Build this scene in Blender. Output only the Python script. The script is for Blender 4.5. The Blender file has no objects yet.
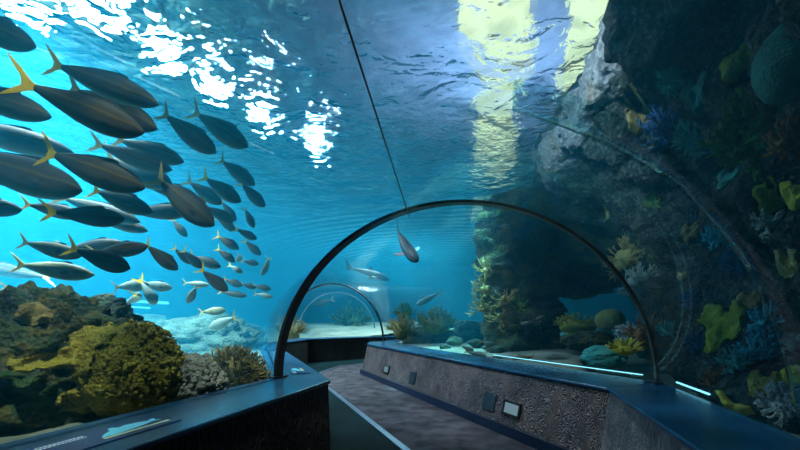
import bpy, bmesh, math, random
from mathutils.bvhtree import BVHTree
from mathutils import Vector, Matrix, noise, Quaternion
random.seed(7)
SC = bpy.context.scene
COL = SC.collection
R = math.radians
F, HOR, CX, EYE = 400.0, 320.0, 400.0, 1.6
ZT = 0.89          # height of the ledges
SURF = 5.2         # height of the water surface

def P(px, py, Y):
    """point seen at pixel (px,py) lying Y metres ahead of the camera"""
    return Vector(((px - CX) / F * Y, Y, EYE + (HOR - py) / F * Y))

# ------------------------------------------------------------------ materials
def new_mat(name):
    m = bpy.data.materials.new(name); m.use_nodes = True
    nt = m.node_tree; nt.nodes.clear()
    out = nt.nodes.new('ShaderNodeOutputMaterial')
    return m, nt, out
def N(nt, t, **kw):
    n = nt.nodes.new(t)
    for k, v in kw.items():
        if k in n.inputs: n.inputs[k].default_value = v
        else: setattr(n, k, v)
    return n
def ramp(nt, stops, interp='LINEAR'):
    r = nt.nodes.new('ShaderNodeValToRGB'); r.color_ramp.interpolation = interp
    e = r.color_ramp.elements
    while len(e) < len(stops): e.new(0.5)
    for i, (p, c) in enumerate(stops):
        e[i].position = p; e[i].color = (c[0], c[1], c[2], 1)
    return r
def simple(name, col, rough=0.6, metal=0.0, nscale=8, nvar=0.25, bump=0.0, bscale=40, spec=0.5):
    m, nt, out = new_mat(name); L = nt.links.new
    b = N(nt, 'ShaderNodeBsdfPrincipled', Roughness=rough, Metallic=metal)
    b.inputs['Specular IOR Level'].default_value = spec
    tc = N(nt, 'ShaderNodeTexCoord')
    nz = N(nt, 'ShaderNodeTexNoise', Scale=nscale, Detail=4.0)
    L(tc.outputs['Object'], nz.inputs['Vector'])
    lo = [c * (1 - nvar) for c in col]; hi = [min(1, c * (1 + nvar)) for c in col]
    r = ramp(nt, [(0.3, lo), (0.7, hi)])
    L(nz.outputs['Fac'], r.inputs['Fac']); L(r.outputs['Color'], b.inputs['Base Color'])
    if bump:
        n2 = N(nt, 'ShaderNodeTexNoise', Scale=bscale, Detail=3.0)
        L(tc.outputs['Object'], n2.inputs['Vector'])
        bp = N(nt, 'ShaderNodeBump', Strength=bump, Distance=0.02)
        L(n2.outputs['Fac'], bp.inputs['Height']); L(bp.outputs['Normal'], b.inputs['Normal'])
    L(b.outputs['BSDF'], out.inputs['Surface'])
    return m
def fin_mat(name, col):
    m, nt, out = new_mat(name); L = nt.links.new
    d = N(nt, 'ShaderNodeBsdfDiffuse'); t = N(nt, 'ShaderNodeBsdfTranslucent')
    tc = N(nt, 'ShaderNodeTexCoord'); nz = N(nt, 'ShaderNodeTexNoise', Scale=9.0, Detail=3.0); L(tc.outputs['Object'], nz.inputs['Vector'])
    r = ramp(nt, [(0.3, [c * 0.8 for c in col]), (0.7, [min(1, c * 1.15) for c in col])]); L(nz.outputs['Fac'], r.inputs['Fac'])
    L(r.outputs['Color'], d.inputs['Color']); L(r.outputs['Color'], t.inputs['Color'])
    mx = N(nt, 'ShaderNodeMixShader'); mx.inputs[0].default_value = 0.5
    L(d.outputs[0], mx.inputs[1]); L(t.outputs[0], mx.inputs[2]); L(mx.outputs[0], out.inputs['Surface']); return m
def emit(name, col, s):
    m, nt, out = new_mat(name)
    e = N(nt, 'ShaderNodeEmission', Strength=s); e.inputs['Color'].default_value = (*col, 1)
    nt.links.new(e.outputs[0], out.inputs['Surface']); return m
def rocky(name, stops, scale=2.2, bump=0.8, speck=None):
    """mottled stone: patches of growth by noise, fine pitted relief"""
    m, nt, out = new_mat(name); L = nt.links.new
    b = N(nt, 'ShaderNodeBsdfPrincipled', Roughness=0.85)
    b.inputs['Specular IOR Level'].default_value = 0.2
    tc = N(nt, 'ShaderNodeTexCoord')
    n1 = N(nt, 'ShaderNodeTexNoise', Scale=scale, Detail=6.0, Roughness=0.62, Distortion=0.6)
    L(tc.outputs['Object'], n1.inputs['Vector'])
    r = ramp(nt, stops); L(n1.outputs['Fac'], r.inputs['Fac'])
    colr = r.outputs['Color']
    vo = N(nt, 'ShaderNodeTexVoronoi', Scale=scale * 9); L(tc.outputs['Object'], vo.inputs['Vector'])
    n2 = N(nt, 'ShaderNodeTexNoise', Scale=scale * 12, Detail=5.0, Roughness=0.7)
    L(tc.outputs['Object'], n2.inputs['Vector'])
    if speck:
        rs = ramp(nt, [(0.52, (0, 0, 0)), (0.68, (1, 1, 1))]); L(n2.outputs['Fac'], rs.inputs['Fac'])
        mx = N(nt, 'ShaderNodeMix', data_type='RGBA'); L(rs.outputs['Color'], mx.inputs['Factor'])
        L(colr, mx.inputs['A']); mx.inputs['B'].default_value = (*speck, 1)
        colr = mx.outputs['Result']
    L(colr, b.inputs['Base Color'])
    add = N(nt, 'ShaderNodeMath', operation='ADD')
    L(vo.outputs['Distance'], add.inputs[0]); L(n2.outputs['Fac'], add.inputs[1])
    bp = N(nt, 'ShaderNodeBump', Strength=bump, Distance=0.05)
    L(add.outputs[0], bp.inputs['Height']); L(bp.outputs['Normal'], b.inputs['Normal'])
    L(b.outputs['BSDF'], out.inputs['Surface'])
    return m

# clear acrylic: what lies behind is seen straight through, a thin Fresnel gloss on it
def acrylic(name, gloss=0.8, base=0.008, grazing=0.22, tint=(0.96, 0.99, 1.0), bump=0.0, bscale=(3, 3, 3)):
    m, nt, out = new_mat(name); L = nt.links.new
    t = N(nt, 'ShaderNodeBsdfTransparent'); t.inputs['Color'].default_value = (*tint, 1)
    g = N(nt, 'ShaderNodeBsdfGlossy', Roughness=0.03); g.inputs['Color'].default_value = (gloss, gloss, gloss, 1)
    lw = N(nt, 'ShaderNodeLayerWeight', Blend=0.5)
    pw = N(nt, 'ShaderNodeMath', operation='POWER'); L(lw.outputs['Facing'], pw.inputs[0]); pw.inputs[1].default_value = 5.0
    fr = N(nt, 'ShaderNodeMath', operation='MULTIPLY_ADD'); L(pw.outputs[0], fr.inputs[0]); fr.inputs[1].default_value = grazing; fr.inputs[2].default_value = base
    if bump:
        tc = N(nt, 'ShaderNodeTexCoord'); mp = N(nt, 'ShaderNodeMapping'); mp.inputs['Scale'].default_value = bscale
        L(tc.outputs['Object'], mp.inputs['Vector'])
        nz = N(nt, 'ShaderNodeTexNoise', Scale=1.0, Detail=2.0); L(mp.outputs[0], nz.inputs['Vector'])
        bp = N(nt, 'ShaderNodeBump', Strength=bump, Distance=0.05)
        L(nz.outputs['Fac'], bp.inputs['Height']); L(bp.outputs['Normal'], g.inputs['Normal']); L(bp.outputs['Normal'], lw.inputs['Normal'])
    mx = N(nt, 'ShaderNodeMixShader')
    L(fr.outputs[0], mx.inputs[0]); L(t.outputs[0], mx.inputs[1]); L(g.outputs[0], mx.inputs[2])
    L(mx.outputs[0], out.inputs['Surface']); return m

def water_volume():
    m, nt, out = new_mat('sea_water'); L = nt.links.new
    t = N(nt, 'ShaderNodeBsdfTransparent')
    L(t.outputs[0], out.inputs['Surface'])
    s = N(nt, 'ShaderNodeVolumeScatter', Density=0.045, Anisotropy=0.55); s.inputs['Color'].default_value = (0.035, 0.56, 0.90, 1)
    a = N(nt, 'ShaderNodeVolumeAbsorption', Density=0.11); a.inputs['Color'].default_value = (0.0, 0.76, 0.89, 1)
    ad = N(nt, 'ShaderNodeAddShader'); L(s.outputs[0], ad.inputs[0]); L(a.outputs[0], ad.inputs[1])
    L(ad.outputs[0], out.inputs['Volume']); return m

def water_surface():
    m, nt, out = new_mat('rippled_water_surface'); L = nt.links.new
    tc = N(nt, 'ShaderNodeTexCoord')
    n1 = N(nt, 'ShaderNodeTexNoise', Scale=0.9, Detail=3.0, Distortion=0.8); L(tc.outputs['Object'], n1.inputs['Vector'])
    n2 = N(nt, 'ShaderNodeTexNoise', Scale=3.2, Detail=2.0, Distortion=1.2); L(tc.outputs['Object'], n2.inputs['Vector'])
    mm = N(nt, 'ShaderNodeMath', operation='MULTIPLY_ADD'); L(n2.outputs['Fac'], mm.inputs[0]); mm.inputs[1].default_value = 0.25
    L(n1.outputs['Fac'], mm.inputs[2])
    mp = N(nt, 'ShaderNodeMapping'); mp.inputs['Location'].default_value = (-3.0, -26.0, 0); L(tc.outputs['Object'], mp.inputs['Vector'])
    wv = N(nt, 'ShaderNodeTexWave', wave_type='RINGS', rings_direction='Z', Scale=0.55, Distortion=2.0, Detail=1.0); L(mp.outputs[0], wv.inputs['Vector'])
    ln_ = N(nt, 'ShaderNodeVectorMath', operation='LENGTH'); L(mp.outputs[0], ln_.inputs[0])
    fd = N(nt, 'ShaderNodeMapRange'); fd.inputs['From Min'].default_value = 6; fd.inputs['From Max'].default_value = 15; fd.inputs['To Min'].default_value = 2.0; fd.inputs['To Max'].default_value = 0.0
    L(ln_.outputs['Value'], fd.inputs['Value'])
    wm = N(nt, 'ShaderNodeMath', operation='MULTIPLY_ADD'); L(wv.outputs['Fac'], wm.inputs[0]); L(fd.outputs[0], wm.inputs[1]); L(mm.outputs[0], wm.inputs[2])
    bp = N(nt, 'ShaderNodeBump', Strength=1.0, Distance=0.22); L(wm.outputs[0], bp.inputs['Height'])
    # caustic net of focused light, painted into the surface's see-through colour
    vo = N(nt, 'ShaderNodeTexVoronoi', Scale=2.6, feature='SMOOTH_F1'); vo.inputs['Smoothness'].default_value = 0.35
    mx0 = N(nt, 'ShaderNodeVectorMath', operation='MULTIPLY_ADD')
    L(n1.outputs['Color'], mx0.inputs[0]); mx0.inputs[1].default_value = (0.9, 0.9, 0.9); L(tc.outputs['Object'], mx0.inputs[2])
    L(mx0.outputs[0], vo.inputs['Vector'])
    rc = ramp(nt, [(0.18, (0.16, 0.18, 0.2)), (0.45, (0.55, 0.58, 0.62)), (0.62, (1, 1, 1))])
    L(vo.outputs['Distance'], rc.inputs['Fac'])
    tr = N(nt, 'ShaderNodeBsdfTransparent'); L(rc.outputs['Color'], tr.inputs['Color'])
    rf = N(nt, 'ShaderNodeBsdfRefraction', IOR=1.06, Roughness=0.035); rf.inputs['Color'].default_value = (0.85, 0.95, 1, 1)
    L(bp.outputs['Normal'], rf.inputs['Normal'])
    gl = N(nt, 'ShaderNodeBsdfGlossy', Roughness=0.02); gl.inputs['Color'].default_value = (0.8, 0.92, 1, 1); L(bp.outputs['Normal'], gl.inputs['Normal'])
    a = N(nt, 'ShaderNodeMixShader'); a.inputs[0].default_value = 0.72; L(tr.outputs[0], a.inputs[1]); L(rf.outputs[0], a.inputs[2])
    lw = N(nt, 'ShaderNodeLayerWeight', Blend=0.25)
    b = N(nt, 'ShaderNodeMixShader'); L(lw.outputs['Facing'], b.inputs[0]); L(a.outputs[0], b.inputs[1]); L(gl.outputs[0], b.inputs[2])
    L(b.outputs[0], out.inputs['Surface']); return m

def carved(name, dark, light, scale=3.0, stretch=(1, 1, 0.35), dist=6.0, swirl=1.3):
    m, nt, out = new_mat(name); L = nt.links.new
    b = N(nt, 'ShaderNodeBsdfPrincipled', Roughness=0.55)
    tc = N(nt, 'ShaderNodeTexCoord'); mp = N(nt, 'ShaderNodeMapping'); mp.inputs['Scale'].default_value = stretch
    L(tc.outputs['Object'], mp.inputs['Vector'])
    n0 = N(nt, 'ShaderNodeTexNoise', Scale=scale * 0.6, Detail=3.0); L(mp.outputs[0], n0.inputs['Vector'])
    ml = N(nt, 'ShaderNodeVectorMath', operation='MULTIPLY_ADD'); L(n0.outputs['Color'], ml.inputs[0]); ml.inputs[1].default_value = (swirl,) * 3
    L(mp.outputs[0], ml.inputs[2])
    w = N(nt, 'ShaderNodeTexWave', Scale=scale * 2.6, Distortion=dist, Detail=3.0); w.inputs['Detail Scale'].default_value = 1.6
    L(ml.outputs[0], w.inputs['Vector'])
    r = ramp(nt, [(0.15, dark), (0.85, light)]); L(w.outputs['Color'], r.inputs['Fac'])
    n3 = N(nt, 'ShaderNodeTexNoise', Scale=scale * 0.7, Detail=4.0); L(tc.outputs['Object'], n3.inputs['Vector'])
    rr = ramp(nt, [(0.3, (0.35, 0.38, 0.5)), (0.65, (1, 0.95, 0.9))]); L(n3.outputs['Fac'], rr.inputs['Fac'])
    mx = N(nt, 'ShaderNodeMix', data_type='RGBA', blend_type='MULTIPLY'); mx.inputs['Factor'].default_value = 1
    L(r.outputs['Color'], mx.inputs['A']); L(rr.outputs['Color'], mx.inputs['B'])
    L(mx.outputs['Result'], b.inputs['Base Color'])
    bp = N(nt, 'ShaderNodeBump', Strength=0.8, Distance=0.02); L(w.outputs['Color'], bp.inputs['Height']); L(bp.outputs['Normal'], b.inputs['Normal'])
    L(b.outputs['BSDF'], out.inputs['Surface']); return m

def fish_skin():
    m, nt, out = new_mat('fish_skin'); L = nt.links.new
    b = N(nt, 'ShaderNodeBsdfPrincipled', Roughness=0.6, Metallic=0.0)
    b.inputs['Specular IOR Level'].default_value = 0.15
    tc = N(nt, 'ShaderNodeTexCoord'); sp = N(nt, 'ShaderNodeSeparateXYZ'); L(tc.outputs['Object'], sp.inputs[0])
    nz = N(nt, 'ShaderNodeTexNoise', Scale=9.0, Detail=3.0); L(tc.outputs['Object'], nz.inputs['Vector'])
    ma = N(nt, 'ShaderNodeMath', operation='MULTIPLY_ADD'); L(nz.outputs['Fac'], ma.inputs[0]); ma.inputs[1].default_value = 0.03; L(sp.outputs['Z'], ma.inputs[2])
    mr = N(nt, 'ShaderNodeMapRange'); mr.inputs['From Min'].default_value = -0.11; mr.inputs['From Max'].default_value = 0.15
    L(ma.outputs[0], mr.inputs['Value'])
    r = ramp(nt, [(0.0, (0.11, 0.10, 0.085)), (0.35, (0.06, 0.053, 0.045)), (0.52, (0.035, 0.030, 0.026)), (0.60, (0.085, 0.058, 0.018)), (0.66, (0.028, 0.023, 0.02)), (1.0, (0.010, 0.009, 0.009))])
    L(mr.outputs[0], r.inputs['Fac']); L(r.outputs['Color'], b.inputs['Base Color'])
    bp = N(nt, 'ShaderNodeBump', Strength=0.15, Distance=0.01)
    vo = N(nt, 'ShaderNodeTexVoronoi', Scale=70.0); L(tc.outputs['Object'], vo.inputs['Vector']); L(vo.outputs['Distance'], bp.inputs['Height'])
    L(bp.outputs['Normal'], b.inputs['Normal'])
    L(b.outputs['BSDF'], out.inputs['Surface']); return m

M = dict(
    skin=fish_skin(),
    pale_skin=simple('pale_fish_skin', (0.15, 0.18, 0.15), 0.6, nscale=6, nvar=0.2),
    tan_skin=simple('tan_fish_skin', (0.11, 0.10, 0.04), 0.6, nscale=6, nvar=0.35),
    yellow=fin_mat('yellow_fin', (0.85, 0.58, 0.02)),
    tan=fin_mat('tan_fin', (0.55, 0.40, 0.14)),
    darkfin=simple('dark_fin', (0.028, 0.026, 0.022), 0.5, nscale=5, nvar=0.2),
    eye=simple('eye', (0.01, 0.01, 0.012), 0.1, nvar=0.0),
    eyewhite=simple('eye_ring', (0.5, 0.46, 0.3), 0.3, nvar=0.0),
    shark=simple('shark_skin', (0.035, 0.042, 0.05), 0.5, nscale=4, nvar=0.3),
    sharkbelly=simple('shark_belly', (0.22, 0.25, 0.26), 0.5, nscale=4, nvar=0.2),
    frame=simple('black_steel', (0.018, 0.018, 0.02), 0.38, nvar=0.2, spec=0.5),
    thinframe=simple('grey_joint', (0.10, 0.13, 0.15), 0.35, nvar=0.2),
    ledge=simple('navy_ledge', (0.008, 0.055, 0.125), 0.22, nscale=3, nvar=0.3, bump=0.05, bscale=60),
    wood=carved('carved_panel', (0.06, 0.045, 0.052), (0.235, 0.17, 0.175), 5.5, (1, 1, 1), 1.4, 0.55),
    woodn=carved('grained_panel', (0.08, 0.075, 0.09), (0.34, 0.31, 0.33), 4.0, (2.6, 2.6, 0.15)),
    wooddark=carved('black_panel', (0.004, 0.004, 0.005), (0.02, 0.017, 0.018)),
    base=simple('blue_kick', (0.006, 0.018, 0.05), 0.4, nvar=0.3),
    carpet=simple('mottled_carpet', (0.075, 0.064, 0.076), 0.95, nscale=3.4, nvar=0.55, bump=0.5, bscale=160, spec=0.1),
    walk=simple('walkway_rubber', (0.003, 0.013, 0.015), 0.6, nscale=3, nvar=0.3, spec=0.02),
    metal=simple('brushed_metal', (0.20, 0.22, 0.30), 0.3, metal=0.8, nscale=30, nvar=0.2),
    concrete=simple('dark_floor', (0.02, 0.02, 0.025), 0.8),
    sand=rocky('sand', [(0.3, (0.12, 0.12, 0.10)), (0.7, (0.29, 0.28, 0.23))], 1.5, 0.5),
    backwall=simple('blue_tank_wall', (0.03, 0.20, 0.36), 0.9, nscale=0.5, nvar=0.4),
    rock=rocky('dark_rock', [(0.28, (0.012, 0.015, 0.014)), (0.42, (0.03, 0.04, 0.03)), (0.5, (0.05, 0.075, 0.03)), (0.57, (0.15, 0.11, 0.035)), (0.64, (0.05, 0.06, 0.04)), (0.75, (0.10, 0.085, 0.04))], 2.6, 1.0, speck=(0.13, 0.13, 0.11)),
    cliff=rocky('cliff_rock', [(0.3, (0.006, 0.008, 0.009)), (0.46, (0.018, 0.022, 0.022)), (0.54, (0.06, 0.055, 0.04)), (0.62, (0.02, 0.035, 0.03)), (0.75, (0.05, 0.03, 0.025))], 1.6, 1.3, speck=(0.16, 0.16, 0.175)),
    rimrock=rocky('lit_rim_rock', [(0.3, (0.10, 0.09, 0.10)), (0.5, (0.22, 0.20, 0.22)), (0.62, (0.20, 0.13, 0.08)), (0.75, (0.30, 0.29, 0.32))], 1.8, 1.0, speck=(0.40, 0.40, 0.44)),  # cliff rock again, with lamp light on the rim put into its colour
    ochre=rocky('ochre_coral', [(0.3, (0.10, 0.075, 0.012)), (0.5, (0.42, 0.31, 0.04)), (0.7, (0.60, 0.46, 0.08))], 3.5, 1.0, speck=(0.05, 0.045, 0.015)),
    sponge=rocky('yellow_sponge', [(0.3, (0.20, 0.15, 0.02)), (0.5, (0.36, 0.26, 0.035)), (0.7, (0.20, 0.19, 0.04))], 4.5, 0.7),
    greyrock=rocky('grey_rock', [(0.3, (0.22, 0.20, 0.17)), (0.6, (0.42, 0.38, 0.32)), (0.8, (0.20, 0.16, 0.07))], 3.5, 1.0, speck=(0.55, 0.53, 0.47)),
    brown=rocky('brown_coral', [(0.3, (0.13, 0.09, 0.035)), (0.6, (0.30, 0.21, 0.08)), (0.8, (0.40, 0.30, 0.14))], 6, 0.4),
    hazyrock=rocky('pale_rock', [(0.3, (0.015, 0.02, 0.016)), (0.6, (0.075, 0.10, 0.075)), (0.8, (0.03, 0.04, 0.03))], 2, 0.8),
    platec=rocky('lime_coral', [(0.3, (0.22, 0.24, 0.02)), (0.6, (0.42, 0.44, 0.05)), (0.8, (0.50, 0.48, 0.10))], 7, 0.8),
    bluec=rocky('blue_coral', [(0.3, (0.03, 0.30, 0.42)), (0.7, (0.10, 0.52, 0.66))], 6, 0.5),
    deepblue=rocky('deep_blue_coral', [(0.3, (0.015, 0.05, 0.17)), (0.7, (0.04, 0.13, 0.28))], 6, 0.5),
    whitec=rocky('white_coral', [(0.3, (0.42, 0.40, 0.40)), (0.7, (0.66, 0.62, 0.62))], 6, 0.5),
    yellowc=rocky('yellow_coral', [(0.3, (0.42, 0.32, 0.03)), (0.7, (0.58, 0.48, 0.08))], 6, 0.3),
    greenc=rocky('green_coral', [(0.3, (0.04, 0.12, 0.03)), (0.7, (0.13, 0.24, 0.06))], 6, 0.5),
    tealc=rocky('teal_coral', [(0.3, (0.04, 0.24, 0.24)), (0.7, (0.12, 0.42, 0.38))], 6, 0.5),
    dimteal=rocky('dim_teal_coral', [(0.3, (0.015, 0.09, 0.08)), (0.7, (0.04, 0.17, 0.14))], 6, 0.4),
    tanc=rocky('tan_coral', [(0.3, (0.36, 0.26, 0.10)), (0.7, (0.56, 0.42, 0.18))], 6, 0.5),
    darkcoral=rocky('dark_green_coral', [(0.3, (0.012, 0.03, 0.012)), (0.7, (0.05, 0.09, 0.035))], 6, 0.5),
    redc=rocky('rust_coral', [(0.3, (0.22, 0.09, 0.04)), (0.7, (0.42, 0.20, 0.09))], 6, 0.5),
    acryl=acrylic('clear_acrylic'),
    joint=acrylic('bonded_joint', 0.9, 0.13, 0.6, (0.62, 0.86, 0.86), 0.6, (3, 3, 3)),
    water=water_volume(), surf=water_surface(),
    lamp_lens=emit('step_light_lens', (0.42, 0.70, 0.85), 0.3),
    strip=emit('cyan_glint', (0.25, 0.8, 1.0), 1.6),  # glow painted for light caught in the acrylic, no lamp
    panel=simple('dark_plate', (0.02, 0.035, 0.05), 0.4),
    signbase=simple('sign_plate', (0.015, 0.05, 0.16), 0.25, nvar=0.1),
    signink=simple('sign_white', (0.7, 0.78, 0.85), 0.5, nvar=0.05),
    signfish=simple('sign_cyan', (0.06, 0.55, 0.72), 0.5, nvar=0.1),
    signyel=simple('sign_yellow', (0.75, 0.72, 0.35), 0.5, nvar=0.05),
    sky=emit('skylight_glass', (1.0, 0.90, 0.52), 1.7),
    tube=emit('lamp_tube', (1.0, 0.98, 0.95), 1.5),
    ceil=simple('ceiling_paint', (0.40, 0.46, 0.66), 0.9, nscale=0.4, nvar=0.25),
)

# ------------------------------------------------------------------ object helpers
def link(name, bm, mat, parent=None, smooth=True, loc=None):
    me = bpy.data.meshes.new(name)
    bm.normal_update(); bm.to_mesh(me); bm.free()
    for p in me.polygons: p.use_smooth = smooth
    for mm in (mat if isinstance(mat, (list, tuple)) else [mat]): me.materials.append(mm)
    o = bpy.data.objects.new(name, me); COL.objects.link(o)
    if parent: o.parent = parent
    if loc is not None: o.location = loc
    return o
def tag(o, label, cat, group=None, kind=None):
    o['label'] = label; o['category'] = cat
    if group: o['group'] = group
    if kind: o['kind'] = kind
    return o
def empty(name, loc, label, cat, group=None, kind=None):
    o = bpy.data.objects.new(name, None); COL.objects.link(o); o.location = loc; o.empty_display_size = 0.1
    return tag(o, label, cat, group, kind)
def dup(root, copies=None):
    r = root.copy(); COL.objects.link(r)
    for ch in root.children:
        if copies is not None and ch.name.split('.')[0] not in copies: continue
        c = ch.copy(); COL.objects.link(c); c.parent = r; c.matrix_parent_inverse = ch.matrix_parent_inverse.copy()
        for g in ch.children:
            d = g.copy(); COL.objects.link(d); d.parent = c; d.matrix_parent_inverse = g.matrix_parent_inverse.copy()
    return r
def prism(bm, poly, z0, z1, poly_top=None):
    pt = poly_top or poly
    a = [bm.verts.new((x, y, z0)) for x, y in poly]; b = [bm.verts.new((x, y, z1)) for x, y in pt]
    n = len(a)
    bm.faces.new(a[::-1]); bm.faces.new(b)
    for i in range(n): bm.faces.new((a[i], a[(i + 1) % n], b[(i + 1) % n], b[i]))
    return bm
def box(bm, c, s, rot=None):
    mt = Matrix.Translation(c) @ (rot.to_4x4() if rot else Matrix.Identity(4)) @ Matrix.Diagonal((s[0], s[1], s[2], 1))
    bmesh.ops.create_cube(bm, size=1.0, matrix=mt)
def tube(bm, pts, rads, seg=7, cap=True):
    rings = []; n = len(pts); up = Vector((0.13, 0.31, 0.94))
    for i, p in enumerate(pts):
        d = (pts[min(i + 1, n - 1)] - pts[max(i - 1, 0)]).normalized()
        a = d.cross(up)
        if a.length < 1e-3: a = d.cross(Vector((1, 0, 0)))
        a.normalize(); b = d.cross(a)
        rings.append([bm.verts.new(p + (a * math.cos(2 * math.pi * k / seg) + b * math.sin(2 * math.pi * k / seg)) * rads[i]) for k in range(seg)])
    for i in range(n - 1):
        for k in range(seg):
            bm.faces.new((rings[i][k], rings[i][(k + 1) % seg], rings[i + 1][(k + 1) % seg], rings[i + 1][k]))
    if cap:
        bm.faces.new(rings[0][::-1]); bm.faces.new(rings[-1])
    return bm

# ------------------------------------------------------------------ tunnel plan
RAD = 2.2; ZS = 0.95
RINGS = [  # (left base, right base) of each arch plane on the ledges
    ((-3.57, -2.83), (0.81, -3.23)),
    ((-1.49, 4.90), (2.89, 4.50)),
    ((-3.55, 10.4), (0.80, 9.45)),
    ((-4.53, 15.3), (-0.47, 13.5)),
    ((0.60, 18.8), (2.40, 14.8)),
]
def ring_pts(i, r, n=48, a0=0.0, a1=math.pi):
    (lx, ly), (rx, ry) = RINGS[i]
    c = Vector(((lx + rx) / 2, (ly + ry) / 2, ZT)); u = Vector((rx - lx, ry - ly, 0)).normalized()
    return [c + u * (r * math.cos(a0 + (a1 - a0) * k / n)) + Vector((0, 0, ZS * r * math.sin(a0 + (a1 - a0) * k / n))) for k in range(n + 1)]
AXIS = [Vector(((l[0] + r[0]) / 2, (l[1] + r[1]) / 2)) for l, r in RINGS]
def lateral(x, y):
    p = Vector((x, y)); best = 1e9
    for a, b in zip(AXIS[:-1], AXIS[1:]):
        d = b - a; t = max(0, min(1, (p - a).dot(d) / d.length_squared))
        best = min(best, (p - (a + d * t)).length)
    return best

# ------------------------------------------------------------------ setting
bm = bmesh.new(); box(bm, (-3, 10, -0.55), (44, 44, 1.0))
tag(link('floor', bm, M['concrete'], smooth=False), 'dark floor under the tunnel walkway', 'floor', kind='structure')

# sandy tank bottom, left out under the walkway
bm = bmesh.new(); g = 0.25; nx, ny = 132, 140; x0, y0 = -20.0, -4.0
vs = {}
def sand_z(x, y):
    z = 0.62 + 0.16 * noise.noise(Vector((x * 0.35, y * 0.35, 0.3))) + 0.05 * noise.noise(Vector((x * 1.5, y * 1.5, 4)))
    if y > 3.0:
        ax = 0.7 - (y - 4.7) * 0.33
        if x > ax and (y > 6.2 and x < 0.55 * y - 0.6): z = 0.87 + 0.05 * noise.noise(Vector((x * 0.8, y * 0.8, 2.0))) + 0.03 * min(4, max(0, x - ax - 2))
    d = max(0, min(1, (y - 17) / 6)); z += 0.5 * d
    return z
for j in range(ny):
    for i in range(nx):
        x, y = x0 + i * g, y0 + j * g
        if lateral(x, y) < 1.75: continue
        vs[i, j] = bm.verts.new((x, y, sand_z(x, y)))
for j in range(ny - 1):
    for i in range(nx - 1):
        q = [vs.get(k) for k in ((i, j), (i + 1, j), (i + 1, j + 1), (i, j + 1))]
        if all(q): bm.faces.new(q)
tag(link('ground', bm, M['sand']), 'pale sandy bottom of the fish tank outside the tunnel', 'sand', kind='structure')

for nm, c, s in (('wall_back', (-3, 30.2, 4), (44, 0.3, 10)), ('wall_left', (-20.2, 10, 4), (0.3, 44, 10)), ('wall_right', (13.2, 10, 4), (0.3, 44, 10)), ('wall_front', (-3, -6.4, 4), (44, 0.3, 10))):
    bm = bmesh.new(); box(bm, c, s)
    tag(link(nm, bm, M['backwall'], smooth=False), 'blue painted wall closing the tank far off', 'wall', kind='structure')

# water body: outer box with a tunnel shaped hole
bm = bmesh.new()
box(bm, (-3.5, 12, (SURF - 0.02 - 0.02) / 2 + 0.0), (33.2, 36.2, SURF - 0.02 + 0.02 - 0.0))
hole = []
for i in range(len(RINGS)):
    pts = ring_pts(i, RAD + 0.02, 40)
    pts = [Vector((pts[0].x, pts[0].y, 0.03))] + pts + [Vector((pts[-1].x, pts[-1].y, 0.03))]
    hole.append([bm.verts.new(p) for p in pts])
n = len(hole[0]); hf = []
for a, b in zip(hole[:-1], hole[1:]):
    for k in range(n): hf.append(bm.faces.new((a[k], b[k], b[(k + 1) % n], a[(k + 1) % n])))
hf.append(bm.faces.new(hole[0])); hf.append(bm.faces.new(hole[-1][::-1]))
bmesh.ops.recalc_face_normals(bm, faces=hf)
bmesh.ops.reverse_faces(bm, faces=hf)
wo = link('tank_water', bm, M['water'], smooth=False)
tag(wo, 'hazy blue sea water filling the tank around the tunnel', 'water', kind='structure')

# water surface
bm = bmesh.new(); bmesh.ops.create_grid(bm, x_segments=2, y_segments=2, size=0.5, matrix=Matrix.Translation((-3.5, 12, SURF)) @ Matrix.Diagonal((33.2, 36.2, 1, 1)))
tag(link('water_surface', bm, M['surf'], smooth=False), 'rippled water surface seen from below', 'water surface', kind='structure')

# the hall above the water
bm = bmesh.new(); box(bm, (-3.5, 12, 9.3), (36, 40, 0.2))
tag(link('ceiling', bm, M['ceil'], smooth=False), 'pale ceiling of the hall above the water', 'ceiling', kind='structure')
WIOR = 1.06
def refr_at(px, py, z):   # the point at height z seen along a pixel through the flat water surface
    d = (P(px, py, 1.0) - Vector((0, 0, EYE))).normalized(); t = (SURF - EYE) / d.z; q = Vector((0, 0, EYE)) + d * t
    hz = Vector((d.x, d.y, 0)); c = min(0.985, hz.length * WIOR); sn = math.sqrt(1 - c * c); hz.normalize()
    return q + (hz * c + Vector((0, 0, sn))) * ((z - SURF) / sn)
def up_at(px, py, z):  # point at height z seen along a pixel
    Y = (z - EYE) * F / (HOR - py); return P(px, py, Y)
SKY = [
    ([(462, -80), (540, -80), (538, -20), (528, 10), (536, 40), (516, 60), (484, 56), (458, 24)], 'large bright yellowish skylight nearest overhead, seen through the ripples'),
    ([(478, 84), (512, 82), (516, 120), (498, 132), (474, 126)], 'middle yellowish skylight of the row seen through the ripples'),
    ([(474, 146), (508, 142), (512, 178), (490, 196), (470, 190)], 'farthest yellowish skylight of the row seen through the ripples'),
    ([(574, -60), (612, -60), (606, 40), (590, 110), (566, 150), (552, 160), (560, 90)], 'long pale skylight beside the top of the rock cliff'),
]
for poly, lab in SKY:
    pts = [refr_at(x, y, 9.05) for x, y in poly]
    bm = bmesh.new(); prism(bm, [(q.x, q.y) for q in pts], 9.10, 9.26); bmesh.ops.recalc_face_normals(bm, faces=bm.faces[:])
    tag(link('skylight', bm, M['sky'], smooth=False), lab, 'skylight', 'skylights over the tank')
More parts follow.
